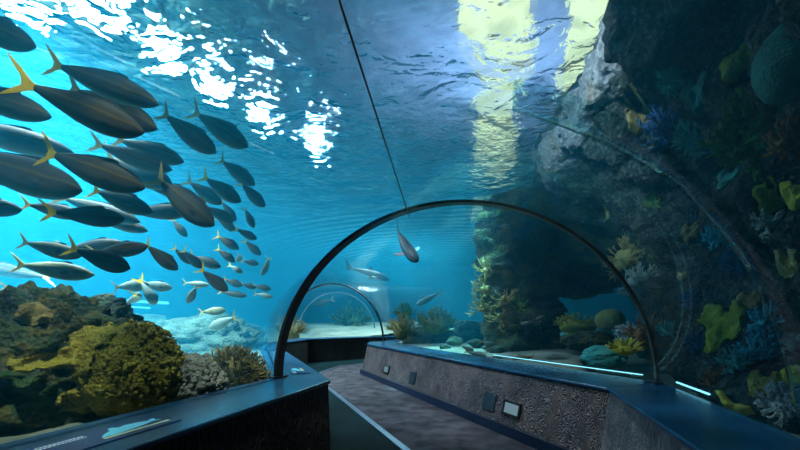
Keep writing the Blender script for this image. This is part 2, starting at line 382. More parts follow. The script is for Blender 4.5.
# row of lamps over the tank
LAMPS = [refr_at(px, py, 8.7) for px, py in ((8, -8), (66, -26), (100, 12), (160, 50), (212, 82), (262, 108), (318, 135))]
for i, c in enumerate(LAMPS):
    root = empty('hanging_lamp', c, 'bright lamp in the slanting row seen glinting through the water surface', 'lamp', 'row of lamps over the tank')
    rz = Matrix.Rotation(R(-32), 3, 'Z')
    if i < 2: root.scale = (2.0, 1.6, 1.0)
    bm = bmesh.new()
    box(bm, (0, 0, 0.10), (0.62, 1.3, 0.10), rz)
    for sx in (-1, 1): box(bm, rz @ Vector((sx * 0.3, 0, 0.02)), (0.03, 1.3, 0.1), rz)
    link('housing', bm, M['frame'], root, smooth=False)
    bm = bmesh.new(); tube(bm, [rz @ Vector((0, -0.6, 0.03)), rz @ Vector((0, 0, 0.03)), rz @ Vector((0, 0.6, 0.03))], [0.03] * 3, 8)
    link('bulb', bm, M['tube'], root)
    bm = bmesh.new(); tube(bm, [Vector((0, 0, 0.14)), Vector((0, 0, 0.52))], [0.02] * 2, 6); link('hanger', bm, M['frame'], root)

# ---------------- acrylic tunnel sections
def acrylic_panel(name, i, j, label):
    bm = bmesh.new()
    rr = [RAD - 0.06, RAD]
    A = [[bm.verts.new(p) for p in ring_pts(q, r)] for q in (i, j) for r in rr]
    n = len(A[0])
    for k in range(n - 1):
        bm.faces.new((A[0][k], A[0][k + 1], A[2][k + 1], A[2][k]))
        bm.faces.new((A[1][k], A[3][k], A[3][k + 1], A[1][k + 1]))
    for a, b, c, d in ((0, 1, 3, 2),):
        bm.faces.new((A[a][0], A[b][0], A[d][0] if False else A[3][0], A[2][0]))
        bm.faces.new((A[a][-1], A[2][-1], A[3][-1], A[b][-1]))
    return tag(link(name, bm, M['acryl']), label, 'acrylic tunnel', kind='structure')
w1 = acrylic_panel('window_1', 0, 1, 'curved clear acrylic tunnel vault nearest the viewer')
acrylic_panel('window_2', 1, 2, 'curved clear acrylic vault beyond the big black arch')
acrylic_panel('window_3', 2, 3, 'curved clear acrylic vault before the far arch')
acrylic_panel('window_4', 3, 4, 'curved clear acrylic vault beyond the far arch')
# dark seam along the near vault
bm = bmesh.new()
a = ring_pts(0, RAD - 0.07, 100)[40]; b = ring_pts(1, RAD - 0.07, 100)[59]
tube(bm, [a + (b - a) * t for t in (0, .25, .5, .75, 1)], [0.006] * 5, 6)
tag(link('trim_1', bm, M['frame']), 'thin dark seam running along the near acrylic vault', 'seam', kind='structure')

def arch(name, i, r0, r1, dep, mat, label, c=None, u=None, skew=None):
    root = empty(name, (0, 0, 0), label, 'arch')
    if c is None:
        (lx, ly), (rx, ry) = RINGS[i]
        c = Vector(((lx + rx) / 2, (ly + ry) / 2, ZT)); u = Vector((rx - lx, ry - ly, 0)).normalized()
    root.location = c + Vector((0, 0, 0.004))
    f = Vector((-u.y, u.x, 0)); n = 72
    if skew is not None: f = Vector((math.sin(R(skew)), math.cos(R(skew)), 0))
    bm = bmesh.new(); rows = []
    for k in range(n + 1):
        t = math.pi * k / n; d = u * math.cos(t) + Vector((0, 0, ZS * math.sin(t)))
        rows.append([bm.verts.new(d * rr + f * ff) for rr, ff in ((r0, -dep / 2), (r1, -dep / 2), (r1, dep / 2), (r0, dep / 2))])
    for a, b in zip(rows[:-1], rows[1:]):
        for k in range(4): bm.faces.new((a[k], a[(k + 1) % 4], b[(k + 1) % 4], b[k]))
    bm.faces.new(rows[0]); bm.faces.new(rows[-1][::-1])
    bmesh.ops.recalc_face_normals(bm, faces=bm.faces[:])
    link('rib', bm, mat, root, smooth=False)
    for s in (-1, 1):   # foot plates on the ledge
        bm = bmesh.new(); box(bm, u * (s * (r0 + r1) / 2) + Vector((0, 0, 0.012)), (r1 - r0 + 0.06, dep + 0.08, 0.02), Matrix((u, f, Vector((0, 0, 1)))).transposed())
        link('foot_plate', bm, mat, root, smooth=False)
    return root
arch('tunnel_arch', 1, RAD - 0.02, RAD + 0.015, 0.13, M['frame'], 'big black arch frame spanning the tunnel at its bend', skew=22)
arch('tunnel_arch', 3, RAD - 0.11, RAD - 0.065, 0.06, M['frame'], 'smaller dark arch farther down the tunnel, behind the big arch')
arch('tunnel_arch', 3, RAD - 0.10, RAD - 0.06, 0.06, M['thinframe'], 'faint round-topped arch standing in the water beyond the far black ledge', Vector((-2.9, 19, ZT)), Vector((1.7, 1.4, 0)).normalized())

# ---------------- walls with ledges
def lerp(a, b, t): return (a[0] + (b[0] - a[0]) * t, a[1] + (b[1] - a[1]) * t)
def kerb(name, inner, outer, matw, label, lean=0.12, over=0.03):
    """low wall under a ledge: inner/outer polylines (walk side / tank side)"""
    def inset(line, ref, dd):
        out = []
        for k, (p, q) in enumerate(zip(line, ref)):
            d = dd[k] if isinstance(dd, (list, tuple)) else dd
            v = Vector((q[0] - p[0], q[1] - p[1])); v = v.normalized() * d if v.length > 0.01 else v
            out.append((p[0] + v.x, p[1] + v.y))
        return out
    topw = inset(inner, outer, over); basew = inset(inner, outer, [-q for q in lean] if isinstance(lean, (list, tuple)) else -lean)
    bm = bmesh.new()
    n = len(inner)
    a = [bm.verts.new((*p, 0.0)) for p in basew]; b = [bm.verts.new((*p, ZT - 0.045)) for p in topw]
    c = [bm.verts.new((*p, ZT - 0.045)) for p in outer]; d = [bm.verts.new((*p, 0.0)) for p in outer]
    for k in range(n - 1):
        for s, t in ((a, b), (b, c), (c, d)): bm.faces.new((s[k], s[k + 1], t[k + 1], t[k]))
    bm.faces.new((a[0], b[0], c[0], d[0])); bm.faces.new((a[-1], d[-1], c[-1], b[-1]))
    bmesh.ops.recalc_face_normals(bm, faces=bm.faces[:])
    w = tag(link(name, bm, matw, smooth=False), label, 'wall', kind='structure')
    bm = bmesh.new()
    out2 = inset(outer, inner, -0.10)
    b = [bm.verts.new((*p, ZT - 0.045)) for p in inner]; t = [bm.verts.new((*p, ZT)) for p in inner]
    u = [bm.verts.new((*p, ZT)) for p in out2]; v = [bm.verts.new((*p, ZT - 0.045)) for p in out2]
    for k in range(n - 1):
        for s, e in ((b, t), (t, u), (u, v), (v, b)): bm.faces.new((s[k], s[k + 1], e[k + 1], e[k]))
    bm.faces.new((b[0], t[0], u[0], v[0])); bm.faces.new((b[-1], v[-1], u[-1], t[-1]))
    bmesh.ops.recalc_face_normals(bm, faces=bm.faces[:])
    lg = link('ledge', bm, M['ledge'], w, smooth=False)
    bv = lg.modifiers.new('b', 'BEVEL'); bv.width = 0.012; bv.segments = 2
    return w, basew
LI = [(-2.98, -2.9), (-0.82, 4.73)]
kerb('wall_near_left', [(-2.86, -2.9), (-0.82, 4.73)], [RINGS[0][0], RINGS[1][0]], M['wooddark'], 'black carved low wall with navy ledge in the left foreground', 0.0)
kerb('wall_bend_left', [(-0.82, 4.73), (-3.12, 10.4), (-3.7, 12.1), (-3.4, 14.9), (-1.38, 16.7), (1.0, 17.7)],
     [RINGS[1][0], RINGS[2][0], (-4.1, 12.6), (-4.1, 15.3), (-1.8, 17.5), (0.7, 18.6)], M['wooddark'], 'black low wall with ledge across the far end of the walkway', 0.0)
kerb('wall_near_right', [(0.25, -3.0), (2.18, 4.2)], [RINGS[0][1], RINGS[1][1]], M['woodn'], 'grey grained low wall with navy ledge in the right foreground', [0.0, 0.16])
_, base_r = kerb('wall_bend_right', [(2.18, 4.2), (0.12, 9.2), (-1.0, 11.9), (-1.0, 13.0), (0.1, 14.4), (2.0, 15.4)],
     [RINGS[1][1], RINGS[2][1], (-0.1, 12.3), (-0.35, 13.6), (0.6, 14.0), RINGS[4][1]], M['wood'], 'carved grey brown low wall along the right of the carpet', 0.16)
# blue kick board along the right wall
bm = bmesh.new()
q0, q1 = Vector(base_r[0]), Vector(base_r[2]); dr = (q1 - q0).normalized(); nn = Vector((-dr.y, dr.x))  # nn points to the walkway
if nn.x > 0: nn = -nn
prism(bm, [tuple(q0 - dr * 0.02), tuple(q1), tuple(q1 + nn * 0.035), tuple(q0 - dr * 0.02 + nn * 0.035)], 0.012, 0.15)
bmesh.ops.recalc_face_normals(bm, faces=bm.faces[:])
tag(link('baseboard_right', bm, M['base'], smooth=False), 'deep blue kick board at the foot of the right wall', 'baseboard', kind='structure')

# floor coverings
def flat(name, poly, z0, z1, mat, label, cat):
    bm = bmesh.new(); prism(bm, poly, z0, z1); bmesh.ops.recalc_face_normals(bm, faces=bm.faces[:])
    return tag(link(name, bm, mat, smooth=False), label, cat, kind='structure')
strip = [(2.30, -0.8), (0.06, 4.92), (-2.33, 11.0), (-2.40, 12.2), (-2.05, 13.9), (-1.2, 14.7), (0.8, 15.9)]
flat('carpet_floor', strip + [(1.6, 15.4), (0.2, 14.3), (-0.8, 13.0), (-0.85, 11.9), (2.2, 4.2), (2.3, 2)], -0.04, 0.010, M['carpet'], 'mottled brown grey carpet along the right side of the walkway', 'carpet')
flat('walkway_floor', [(-2.8, -2.5), (-0.9, 4.7), (-3.2, 10.4), (-3.8, 12.1), (-3.5, 15), (-1.4, 16.8), (0.8, 17.6)] + strip[::-1], -0.04, 0.006, M['walk'], 'dark teal moving walkway beside the carpet', 'walkway')
bm = bmesh.new()
for a, b in zip(strip[:-1], strip[1:]):
    va, vb = Vector(a), Vector(b); d = (vb - va).normalized(); nrm = Vector((-d.y, d.x)) * 0.045
    prism(bm, [tuple(va - nrm), tuple(vb - nrm), tuple(vb + nrm), tuple(va + nrm)], 0.0, 0.022)
bmesh.ops.recalc_face_normals(bm, faces=bm.faces[:])
tag(link('trim_2', bm, M['metal'], smooth=False), 'metal edge strip between the carpet and the dark moving walkway', 'edge strip', kind='structure')

# step lights and plates in the right wall
wd = Vector((-1.0 - 2.18, 11.9 - 4.2, 0)).normalized()
wn = Vector((-wd.y, wd.x, 0));
if wn.x > 0: wn = -wn
tilt = (0.16 + 0.03) / (ZT - 0.045)
def on_wall(Y, z):
    t = (Y - 4.2) / (11.9 - 4.2); top = Vector((2.18 - 3.18 * t, Y, z))
    return top - wn * 0.03 + wn * (tilt * (ZT - 0.045 - z))
wup = (Vector((0, 0, 1)) - wn * tilt).normalized(); wnn = wd.cross(wup)
if wnn.dot(wn) < 0: wnn = -wnn
WR = Matrix((wd, wup.cross(wd) if wup.cross(wd).dot(wn) > 0 else -wup.cross(wd), wup)).transposed()
for Y, z, lab in ((5.55, 0.37, 'lit step light with black surround low on the right wall, nearer one'), (10.1, 0.36, 'small lit step light low on the far end of the right wall')):
    c = on_wall(Y, z); r = empty('step_light', c, lab, 'light', 'step lights in the right wall')
    bm = bmesh.new()
    for dx, dz, sx, sz in ((0, 0.085, 0.36, 0.03), (0, -0.085, 0.36, 0.03), (-0.165, 0, 0.03, 0.2), (0.165, 0, 0.03, 0.2)):
        box(bm, WR @ Vector((dx, 0.012, dz)), (sx, 0.035, sz), WR)
    box(bm, WR @ Vector((0, 0.002, 0)), (0.34, 0.012, 0.18), WR)
    link('surround', bm, M['frame'], r, smooth=False)
    bm = bmesh.new(); box(bm, WR @ Vector((0, 0.012, 0)), (0.30, 0.012, 0.14), WR); link('lens', bm, M['lamp_lens'], r, smooth=False)
for Y, z, lab in ((6.05, 0.37, 'square dark blue cover plate beside the nearer step light'), (8.64, 0.36, 'small dark blue cover plate midway along the right wall')):
    c = on_wall(Y, z); r = empty('cover_plate', c, lab, 'cover plate', 'cover plates in the right wall')
    bm = bmesh.new(); box(bm, WR @ Vector((0, 0.004, 0)), (0.30, 0.02, 0.26), WR); link('plate', bm, M['panel'], r, smooth=False)
    for sx in (-1, 1):
        for sz in (-1, 1):
            bm = bmesh.new(); bmesh.ops.create_uvsphere(bm, u_segments=6, v_segments=4, radius=0.01, matrix=Matrix.Translation(WR @ Vector((sx * 0.13, 0.015, sz * 0.11))))
            link('screw', bm, M['metal'], r)

# ---------------- fish
def fish_profile(s):          # s: 0 tail root .. 1 nose -> (half height up, half height down, half width)
    u = 1 - s
    h = max(0, math.sin(math.pi * min(1, (u + 0.008) / 1.06) ** 0.76))
    h = h * 0.128 + 0.014 * min(1, u * 10)
    w = h * 0.62
    if u < 0.015: h *= 0.35; w *= 0.4
    return h * 0.95, h * 1.05, w
def fish_body(bend=0.0, n=26, seg=14, matfun=None):
    bm = bmesh.new(); rows = []
    for i in range(n + 1):
        s = i / n; s2 = 1 - (1 - s) ** 1.15
        hu, hd, w = fish_profile(s2)
        if i == n: hu = hd = 0.006; w = 0.005
        cy = bend * ((s2 - 0.6) ** 2)
        rows.append([bm.verts.new((s2, cy + w * math.sin(2 * math.pi * k / seg), (hu if math.cos(2 * math.pi * k / seg) > 0 else hd) * math.cos(2 * math.pi * k / seg))) for k in range(seg)])
    for a, b in zip(rows[:-1], rows[1:]):
        for k in range(seg): bm.faces.new((a[k], b[k], b[(k + 1) % seg], a[(k + 1) % seg]))
    bm.faces.new(rows[0]); bm.faces.new(rows[-1][::-1])
    bmesh.ops.recalc_face_normals(bm, faces=bm.faces[:])
    return bm
def fin(poly, th=0.010, bendy=None, tip=0.3):
    """flat fin with thickness, outline in (x,z)"""
    bm = bmesh.new()
    yy = bendy or (lambda x: 0)
    a = [bm.verts.new((x, yy(x) - th / 2, z)) for x, z in poly]; b = [bm.verts.new((x, yy(x) + th / 2, z)) for x, z in poly]
    fs = [bm.faces.new(a), bm.faces.new(b[::-1])]
    for k in range(len(a)): fs.append(bm.faces.new((a[k], b[k], b[(k + 1) % len(a)], a[(k + 1) % len(a)])))
    bmesh.ops.triangulate(bm, faces=fs[:2]); bmesh.ops.recalc_face_normals(bm, faces=bm.faces[:])
    return bm
def make_fish(bend, tailmat, skin):
    root = bpy.data.objects.new('schooling_fish', None); COL.objects.link(root)
    by = lambda x: bend * ((x - 0.6) ** 2)
    link('body', fish_body(bend), M[skin], root)
    tail = [(0.03, 0.018), (-0.04, 0.042), (-0.13, 0.112), (-0.245, 0.185), (-0.17, 0.098), (-0.095, 0.032), (-0.06, 0.0), (-0.095, -0.032), (-0.165, -0.088), (-0.225, -0.160), (-0.12, -0.100), (-0.04, -0.040), (0.03, -0.018)]
    link('tail_fin', fin(tail, 0.012, by), M[tailmat], root, smooth=False)
    link('dorsal_fin', fin([(0.70, 0.112), (0.655, 0.155), (0.60, 0.158), (0.50, 0.142), (0.35, 0.118), (0.15, 0.066), (0.16, 0.045), (0.4, 0.09), (0.6, 0.115)], 0.008, by), M['darkfin'], root, smooth=False)
    link('anal_fin', fin([(0.42, -0.085), (0.38, -0.135), (0.30, -0.112), (0.14, -0.058), (0.16, -0.04), (0.3, -0.07)], 0.008, by), M['darkfin'], root, smooth=False)
    for s in (-1, 1):
        bm = fin([(0.74, -0.02), (0.70, 0.005), (0.62, -0.01), (0.56, -0.035), (0.60, -0.05), (0.68, -0.045)], 0.006)
        bmesh.ops.rotate(bm, cent=(0.74, 0, -0.02), matrix=Matrix.Rotation(R(18 * s), 3, 'Z'), verts=bm.verts)
        bmesh.ops.translate(bm, vec=(0, by(0.74) + s * -0.062, 0), verts=bm.verts)
        link('pectoral_fin', bm, M['darkfin'], root, smooth=False)
        bm = bmesh.new(); bmesh.ops.create_uvsphere(bm, u_segments=10, v_segments=6, radius=0.014, matrix=Matrix.Translation((0.905, by(0.9) + s * 0.030, 0.012)) @ Matrix.Diagonal((1, 0.5, 1, 1)))
        e = link('eye', bm, M['eyewhite'], root)
        bm = bmesh.new(); bmesh.ops.create_uvsphere(bm, u_segments=8, v_segments=5, radius=0.009, matrix=Matrix.Translation((0.905, by(0.9) + s * 0.034, 0.012)) @ Matrix.Diagonal((1, 0.5, 1, 1)))
        link('pupil', bm, M['eye'], e)
    return root
PROTO = {}
for key, (bend, tm, sk) in dict(a=(0.16, 'yellow', 'skin'), b=(-0.2, 'yellow', 'skin'), c=(0.05, 'tan', 'skin'), d=(0.1, 'tan', 'tan_skin'), e=(0.5, 'tan', 'skin'), p=(0.1, 'tan', 'pale_skin'), q=(0.9, 'yellow', 'pale_skin')).items():
    PROTO[key] = make_fish(bend, tm, sk)
used = set()
def place_fish(proto, T, Np, h, Y, dy, label, group='school of yellow tailed fish', cat='fish', name=None, simple_parts=False, roll=0.0):
    t = P(*T, Y); n = P(*Np, Y + dy)
    d = n - t; L = d.length; d.normalize()
    up = Vector((0, 0, 1)); view = ((t + n) / 2 - Vector((0, 0, EYE))).normalized()
    side = d.cross(view); side = side if side.z > 0 else -side     # 'up' of the fish, square to the view
    side = (side + up * 0.25); side = (side - d * side.dot(d)).normalized()
    y = side.cross(d)
    rot = Matrix((d, y, side)).transposed()
    if roll: rot = rot @ Matrix.Rotation(R(roll), 3, 'X')
    hpx = h / F * Y; sz = hpx / (0.27 * L); 
    src = PROTO[proto]
    if proto not in used and not simple_parts: o = src; used.add(proto)
    else: o = dup(src, {'body', 'tail_fin', 'dorsal_fin'} if simple_parts else None)
    o.location = t; o.rotation_mode = 'QUATERNION'; o.rotation_quaternion = rot.to_quaternion()
    sz = max(0.6, min(1.5, sz))
    o.scale = (L, L * (0.5 + 0.5 * sz), L * sz)
    if name: o.name = name
    return tag(o, label, cat, group)
BIG = [  # proto, tail, nose, height, Y, dy, label
    ('c', (-45, 12), (36, 47), 27, 3.6, 0.2, 'grey fish cut off by the upper left corner of the view'),
    ('a', (58, 65), (158, 104), 25, 3.9, 0.1, 'large grey fish with bright yellow forked tail, topmost of the school'),
    ('b', (42, 91), (146, 134), 31, 3.5, 0.1, 'large grey fish with pale yellow tail just below the topmost yellow tail'),
    ('c', (78, 91), (157, 129), 26, 4.2, 0.1, 'grey fish half hidden behind the large one with the pale yellow tail'),
    ('c', (-50, 84), (51, 117), 26, 3.7, 0.1, 'grey fish entering at the left edge below the pale yellow tail'),
    ('c', (-55, 122), (73, 153), 24, 4.3, 0.1, 'dark fish at the left edge seen behind an olive yellow tail'),
    ('a', (52, 154), (144, 188), 29, 3.6, 0.15, 'large grey fish with olive yellow tail in the middle of the school'),
    ('b', (-40, 155), (85, 192), 36, 3.9, 0.1, 'biggest dark fish at the left edge, under the olive yellow tail'),
    ('c', (-40, 203), (22, 210), 17, 4.0, 0.1, 'small dark snout poking in at the left edge beside a tan tail'),
    ('c', (102, 146), (172, 170), 18, 4.7, 0.1, 'slim grey fish, lower of the two under the big fish snouts'),
    ('c', (123, 141), (184, 162), 18, 5.0, 0.1, 'slim grey fish, upper of the two under the big fish snouts'),
    ('c', (112, 160), (172, 185), 24, 5.3, 0.1, 'brownish fish hidden behind the middle large fish snout'),
    ('c', (168, 117), (216, 153), 20, 4.9, 0.1, 'dark fish diving below the bright glare, left of the pair'),
    ('c', (199, 115), (248, 147), 20, 5.2, 0.1, 'dark fish diving below the bright glare, right of the pair'),
    ('e', (223, 161), (255, 185), 14, 6.0, 0.2, 'small dark fish with thin raised tail at the front of the school'),
    ('c', (243, 185), (265, 207), 12, 6.4, 0.2, 'small dark fish leading the school, farthest to the right'),
    ('a', (207, 179), (241, 202), 17, 5.6, 0.2, 'dark fish with bright tan forked tail diving near the school front'),
    ('c', (191, 183), (222, 204), 14, 5.9, 0.2, 'slim dark fish left of the bright tan forked tail'),
    ('c', (162, 183), (214, 226), 25, 4.5, 0.2, 'large dark fish diving steeply in the centre of the school'),
    ('c', (145, 184), (198, 197), 14, 5.4, 0.2, 'grey fish with pale edge behind the steeply diving large fish'),
    ('a', (97, 191), (152, 212), 18, 4.6, 0.1, 'grey fish with small yellow tail below the middle large fish'),
    ('c', (66, 199), (140, 222), 16, 5.0, 0.1, 'pale grey fish above the one with the curved yellow tail'),
    ('b', (60, 213), (126, 219), 19, 4.0, 0.1, 'grey level fish with curved bright yellow tail'),
    ('c', (30, 205), (84, 216), 14, 4.4, 0.1, 'fish with tan tail swimming behind the curved yellow tail'),
    ('c', (96, 217), (148, 231), 12, 5.2, 0.1, 'bluish fish snout showing past the level yellow tailed fish'),
    ('c', (135, 212), (190, 211), 15, 5.3, 0.1, 'brownish fish with pale tail behind the steeply diving fish'),
    ('d', (27, 243), (82, 256), 15, 4.3, 0.1, 'olive fish with pale frayed tail over the rock'),
    ('b', (80, 251), (131, 269), 19, 4.1, 0.1, 'dark fish with olive tail diving over the rock'),
    ('c', (70, 249), (126, 244), 15, 4.8, 0.1, 'pale backed fish behind the dark one diving over the rock'),
    ('c', (98, 253), (148, 246), 14, 4.5, -0.1, 'grey fish whose snout meets an upright yellow tail'),
    ('a', (149, 247), (178, 270), 16, 4.7, 0.2, 'dark fish with upright yellow tail diving right of the rock'),
    ('d', (23, 265), (94, 275), 17, 4.4, 0.1, 'light olive fish swimming just above the rock top'),
    ('c', (44, 277), (-25, 264), 13, 6.5, 0.1, 'hazy blue fish heading left over the rock'),
    ('p', (118, 287), (149, 284), 12, 5.5, 0.1, 'pale green fish at the left of the tight bunch over the rock'),
    ('q', (145, 286), (157, 306), 13, 5.4, 0.2, 'fish turned head down in the tight bunch over the rock'),
    ('q', (147, 290), (130, 302), 8, 5.6, 0.3, 'small fish turning left in the tight bunch over the rock'),
    ('p', (144, 284), (172, 288), 10, 5.7, 0.1, 'slim fish heading right out of the tight bunch over the rock'),
    ('d', (8, 288), (66, 297), 9, 4.9, 0.1, 'slender olive fish skimming the top of the dark rock'),
    ('e', (40, 296), (48, 291), 9, 5.6, -0.5, 'small bluish fish seen head on behind the rock top'),
]
for b in BIG: place_fish(*b)
SMALL = [
    ('c', (174, 221), (187, 237), 9, 6.2, 'small fish nose down under the steeply diving large fish'),
    ('b', (208, 208), (234, 222), 11, 6.0, 'small fish with white tail right of the steeply diving snout'),
    ('c', (223, 203), (236, 221), 8, 6.6, 'small fish with upright tail behind the white tailed one'),
    ('c', (219, 219), (236, 231), 9, 6.5, 'small fish just below the white tailed one'),
    ('e', (246, 210), (254, 228), 9, 6.7, 'small fish with yellow tail hanging nose down at the school front'),
    ('b', (238, 230), (257, 239), 9, 6.6, 'small brown fish below the nose down yellow tail'),
    ('a', (219, 237), (239, 249), 9, 6.6, 'upper small fish of the two with touching yellow tails'),
    ('a', (219, 250), (235, 262), 10, 6.5, 'lower small fish of the two with touching yellow tails'),
    ('c', (246, 242), (261, 255), 9, 7.2, 'small hazy fish at the right rim of the school, tail up'),
    ('c', (244, 261), (259, 264), 8, 7.2, 'small level fish lowest at the right rim of the school'),
    ('a', (185, 252), (202, 268), 13, 5.6, 'fish with dark tail up between two yellow tails, lower school'),
    ('b', (176, 250), (192, 264), 9, 5.8, 'small fish with bright yellow tail right of the upright yellow tail'),
    ('c', (194, 257), (221, 267), 10, 6.2, 'grey level fish just above the yellow tailed lower fish'),
    ('b', (204, 272), (228, 291), 16, 5.4, 'plump fish with tall yellow tail at the bottom of the school'),
    ('c', (226, 280), (243, 286), 7, 7.0, 'small hazy fish right of the plump one, first in line'),
    ('c', (243, 284), (256, 288), 6, 7.4, 'small hazy fish right of the plump one, second in line'),
    ('c', (255, 286), (271, 289), 6, 7.8, 'small hazy fish right of the plump one, nearest the black arch'),
    ('q', (243, 253), (237, 261), 6, 6.6, 'tiny fish with curled white tail near the right rim of the school'),
    ('q', (270, 258), (262, 275), 6, 7.0, 'tiny pale fish on end, apart from the school near the black arch'),
    ('q', (231, 266), (243, 273), 6, 6.8, 'tiny fish with white tail above the plump yellow tailed one'),
    ('p', (196, 288), (187, 303), 8, 5.8, 'pale fish nose down beneath the plump yellow tailed one'),
    ('p', (187, 283), (209, 285), 6, 6.6, 'faint pale fish left of the plump yellow tailed one'),
    ('c', (222, 292), (247, 296), 6, 7.2, 'hazy fish below and right of the plump yellow tailed one'),
    ('p', (257, 294), (273, 297), 5, 7.8, 'faint fish lowest beside the black arch'),
    ('d', (203, 312), (226, 310), 8, 7.2, 'olive fish with yellow tail over the hazy turquoise rock'),
    ('p', (233, 318), (209, 328), 10, 7.0, 'pale fish nosing down left towards the hazy turquoise rock'),
]
for b in SMALL: place_fish(b[0], b[1], b[2], b[3], b[4], 0.1, b[5], simple_parts=True)
REEF = [
    ('p', (462, 346), (474, 351), 5, 8.6, 'silvery fish in the bright patch of sand, farthest left of the bottom fish'),
    ('p', (468, 352), (488, 357), 5, 8.2, 'silvery fish on the bright sand second along the ledge'),
    ('p', (482, 342), (497, 345), 4, 9.0, 'silvery fish on the bright sand in front of the rock pillar'),
    ('p', (503, 358), (492, 357), 5, 7.8, 'silvery fish heading left below the rock pillar foot'),
    ('d', (531, 357), (512, 359), 7, 7.3, 'silvery fish with yellow tail below the rock pillar'),
    ('p', (566, 358), (545, 357), 6, 6.9, 'upper pale fish of the two right of the rock pillar'),
    ('p', (567, 366), (549, 364), 6, 6.7, 'lower pale fish of the two right of the rock pillar'),
    ('p', (530, 322), (521, 324), 3, 8.2, 'tiny pale fish in front of the dark rock pillar, lower one'),
    ('p', (543, 316), (536, 319), 3, 8.2, 'tiny pale fish in front of the dark rock pillar, upper one'),
    ('p', (437, 294), (416, 305), 6, 13.0, 'pale slim fish gliding over the corals between arch and pillar'),
    ('c', (331, 300), (314, 305), 6, 22.0, 'dark round fish seen inside the faint far arch'),
    ('p', (449, 330), (455, 329), 3, 10.5, 'tiny bright blue fish over the corals left of the pillar'),
]
for b in REEF: place_fish(b[0], b[1], b[2], b[3], b[4], 0.05, b[5], 'fish over the sand and corals', simple_parts=True, name='reef_fish')
for k, o in PROTO.items():
    if k not in used:
        for c in list(o.children):
            for d in list(c.children): bpy.data.objects.remove(d)
            bpy.data.objects.remove(c)
        bpy.data.objects.remove(o)

def make_shark(T, Np, Y, dy, label, roll=0):
    t = P(*T, Y); n = P(*Np, Y + dy); d = n - t; L = d.length; d.normalize()
    up = Vector((0, 0, 1)); up = (up - d * up.dot(d)).normalized()
    rot = Matrix((d, up.cross(d), up)).transposed() @ Matrix.Rotation(R(roll), 3, 'X')
    root = bpy.data.objects.new('shark', None); COL.objects.link(root)
    bm = bmesh.new(); rows = []; seg = 16; n_ = 24
    for i in range(n_ + 1):
        s = i / n_; u = 1 - s
        h = 0.095 * (math.sin(math.pi * min(1, (u + 0.02)) ** 0.6) ** 0.85 if u < 0.98 else 0.05) + 0.016 * min(1, u * 12)
        cy = 0.10 * (s - 0.6) ** 2
        rows.append([bm.verts.new((s, cy + h * 1.1 * math.sin(2 * math.pi * k / seg), h * math.cos(2 * math.pi * k / seg) * (1.0 if math.cos(2 * math.pi * k / seg) > 0 else 0.8))) for k in range(seg)])
    for a, b in zip(rows[:-1], rows[1:]):
        for k in range(seg):
            f = bm.faces.new((a[k], b[k], b[(k + 1) % seg], a[(k + 1) % seg]))
            f.material_index = 1 if (seg * 0.36 < k + 0.5 < seg * 0.64) else 0
    bm.faces.new(rows[0]); bm.faces.new(rows[-1][::-1]); bmesh.ops.recalc_face_normals(bm, faces=bm.faces[:])
    link('body', bm, [M['shark'], M['sharkbelly']], root)
    by = lambda x: 0.10 * (x - 0.6) ** 2
    link('tail_fin', fin([(0.05, 0.015), (-0.05, 0.08), (-0.17, 0.19), (-0.21, 0.20), (-0.13, 0.07), (-0.06, 0.0), (-0.09, -0.07), (-0.05, -0.075), (0.04, -0.012)], 0.012, by), M['shark'], root, smooth=False)
    link('dorsal_fin', fin([(0.60, 0.09), (0.53, 0.15), (0.47, 0.19), (0.44, 0.19), (0.45, 0.10), (0.44, 0.07)], 0.012, by), M['shark'], root, smooth=False)
    for s in (-1, 1):
        bm = fin([(0.72, 0.0), (0.60, 0.17), (0.53, 0.22), (0.51, 0.21), (0.55, 0.08), (0.58, 0.0)], 0.010)
        bmesh.ops.rotate(bm, cent=(0.65, 0, 0), matrix=Matrix.Rotation(R(-108 * s), 3, 'X'), verts=bm.verts)
        bmesh.ops.translate(bm, vec=(0, s * 0.07, -0.03), verts=bm.verts)
        link('pectoral_fin', bm, M['sharkbelly'], root, smooth=False)
    root.location = t; root.rotation_mode = 'QUATERNION'; root.rotation_quaternion = rot.to_quaternion(); root.scale = (L, L, L)
    tag(root, label, 'shark', 'sharks above the second vault')
make_shark((397, 232), (416, 262), 9.5, -0.7, 'pale bellied shark swimming down over the vault beyond the big arch', 25)
make_shark((351, 268), (389, 280), 15.5, 0.4, 'dark slender shark seen side on above the smaller arch')

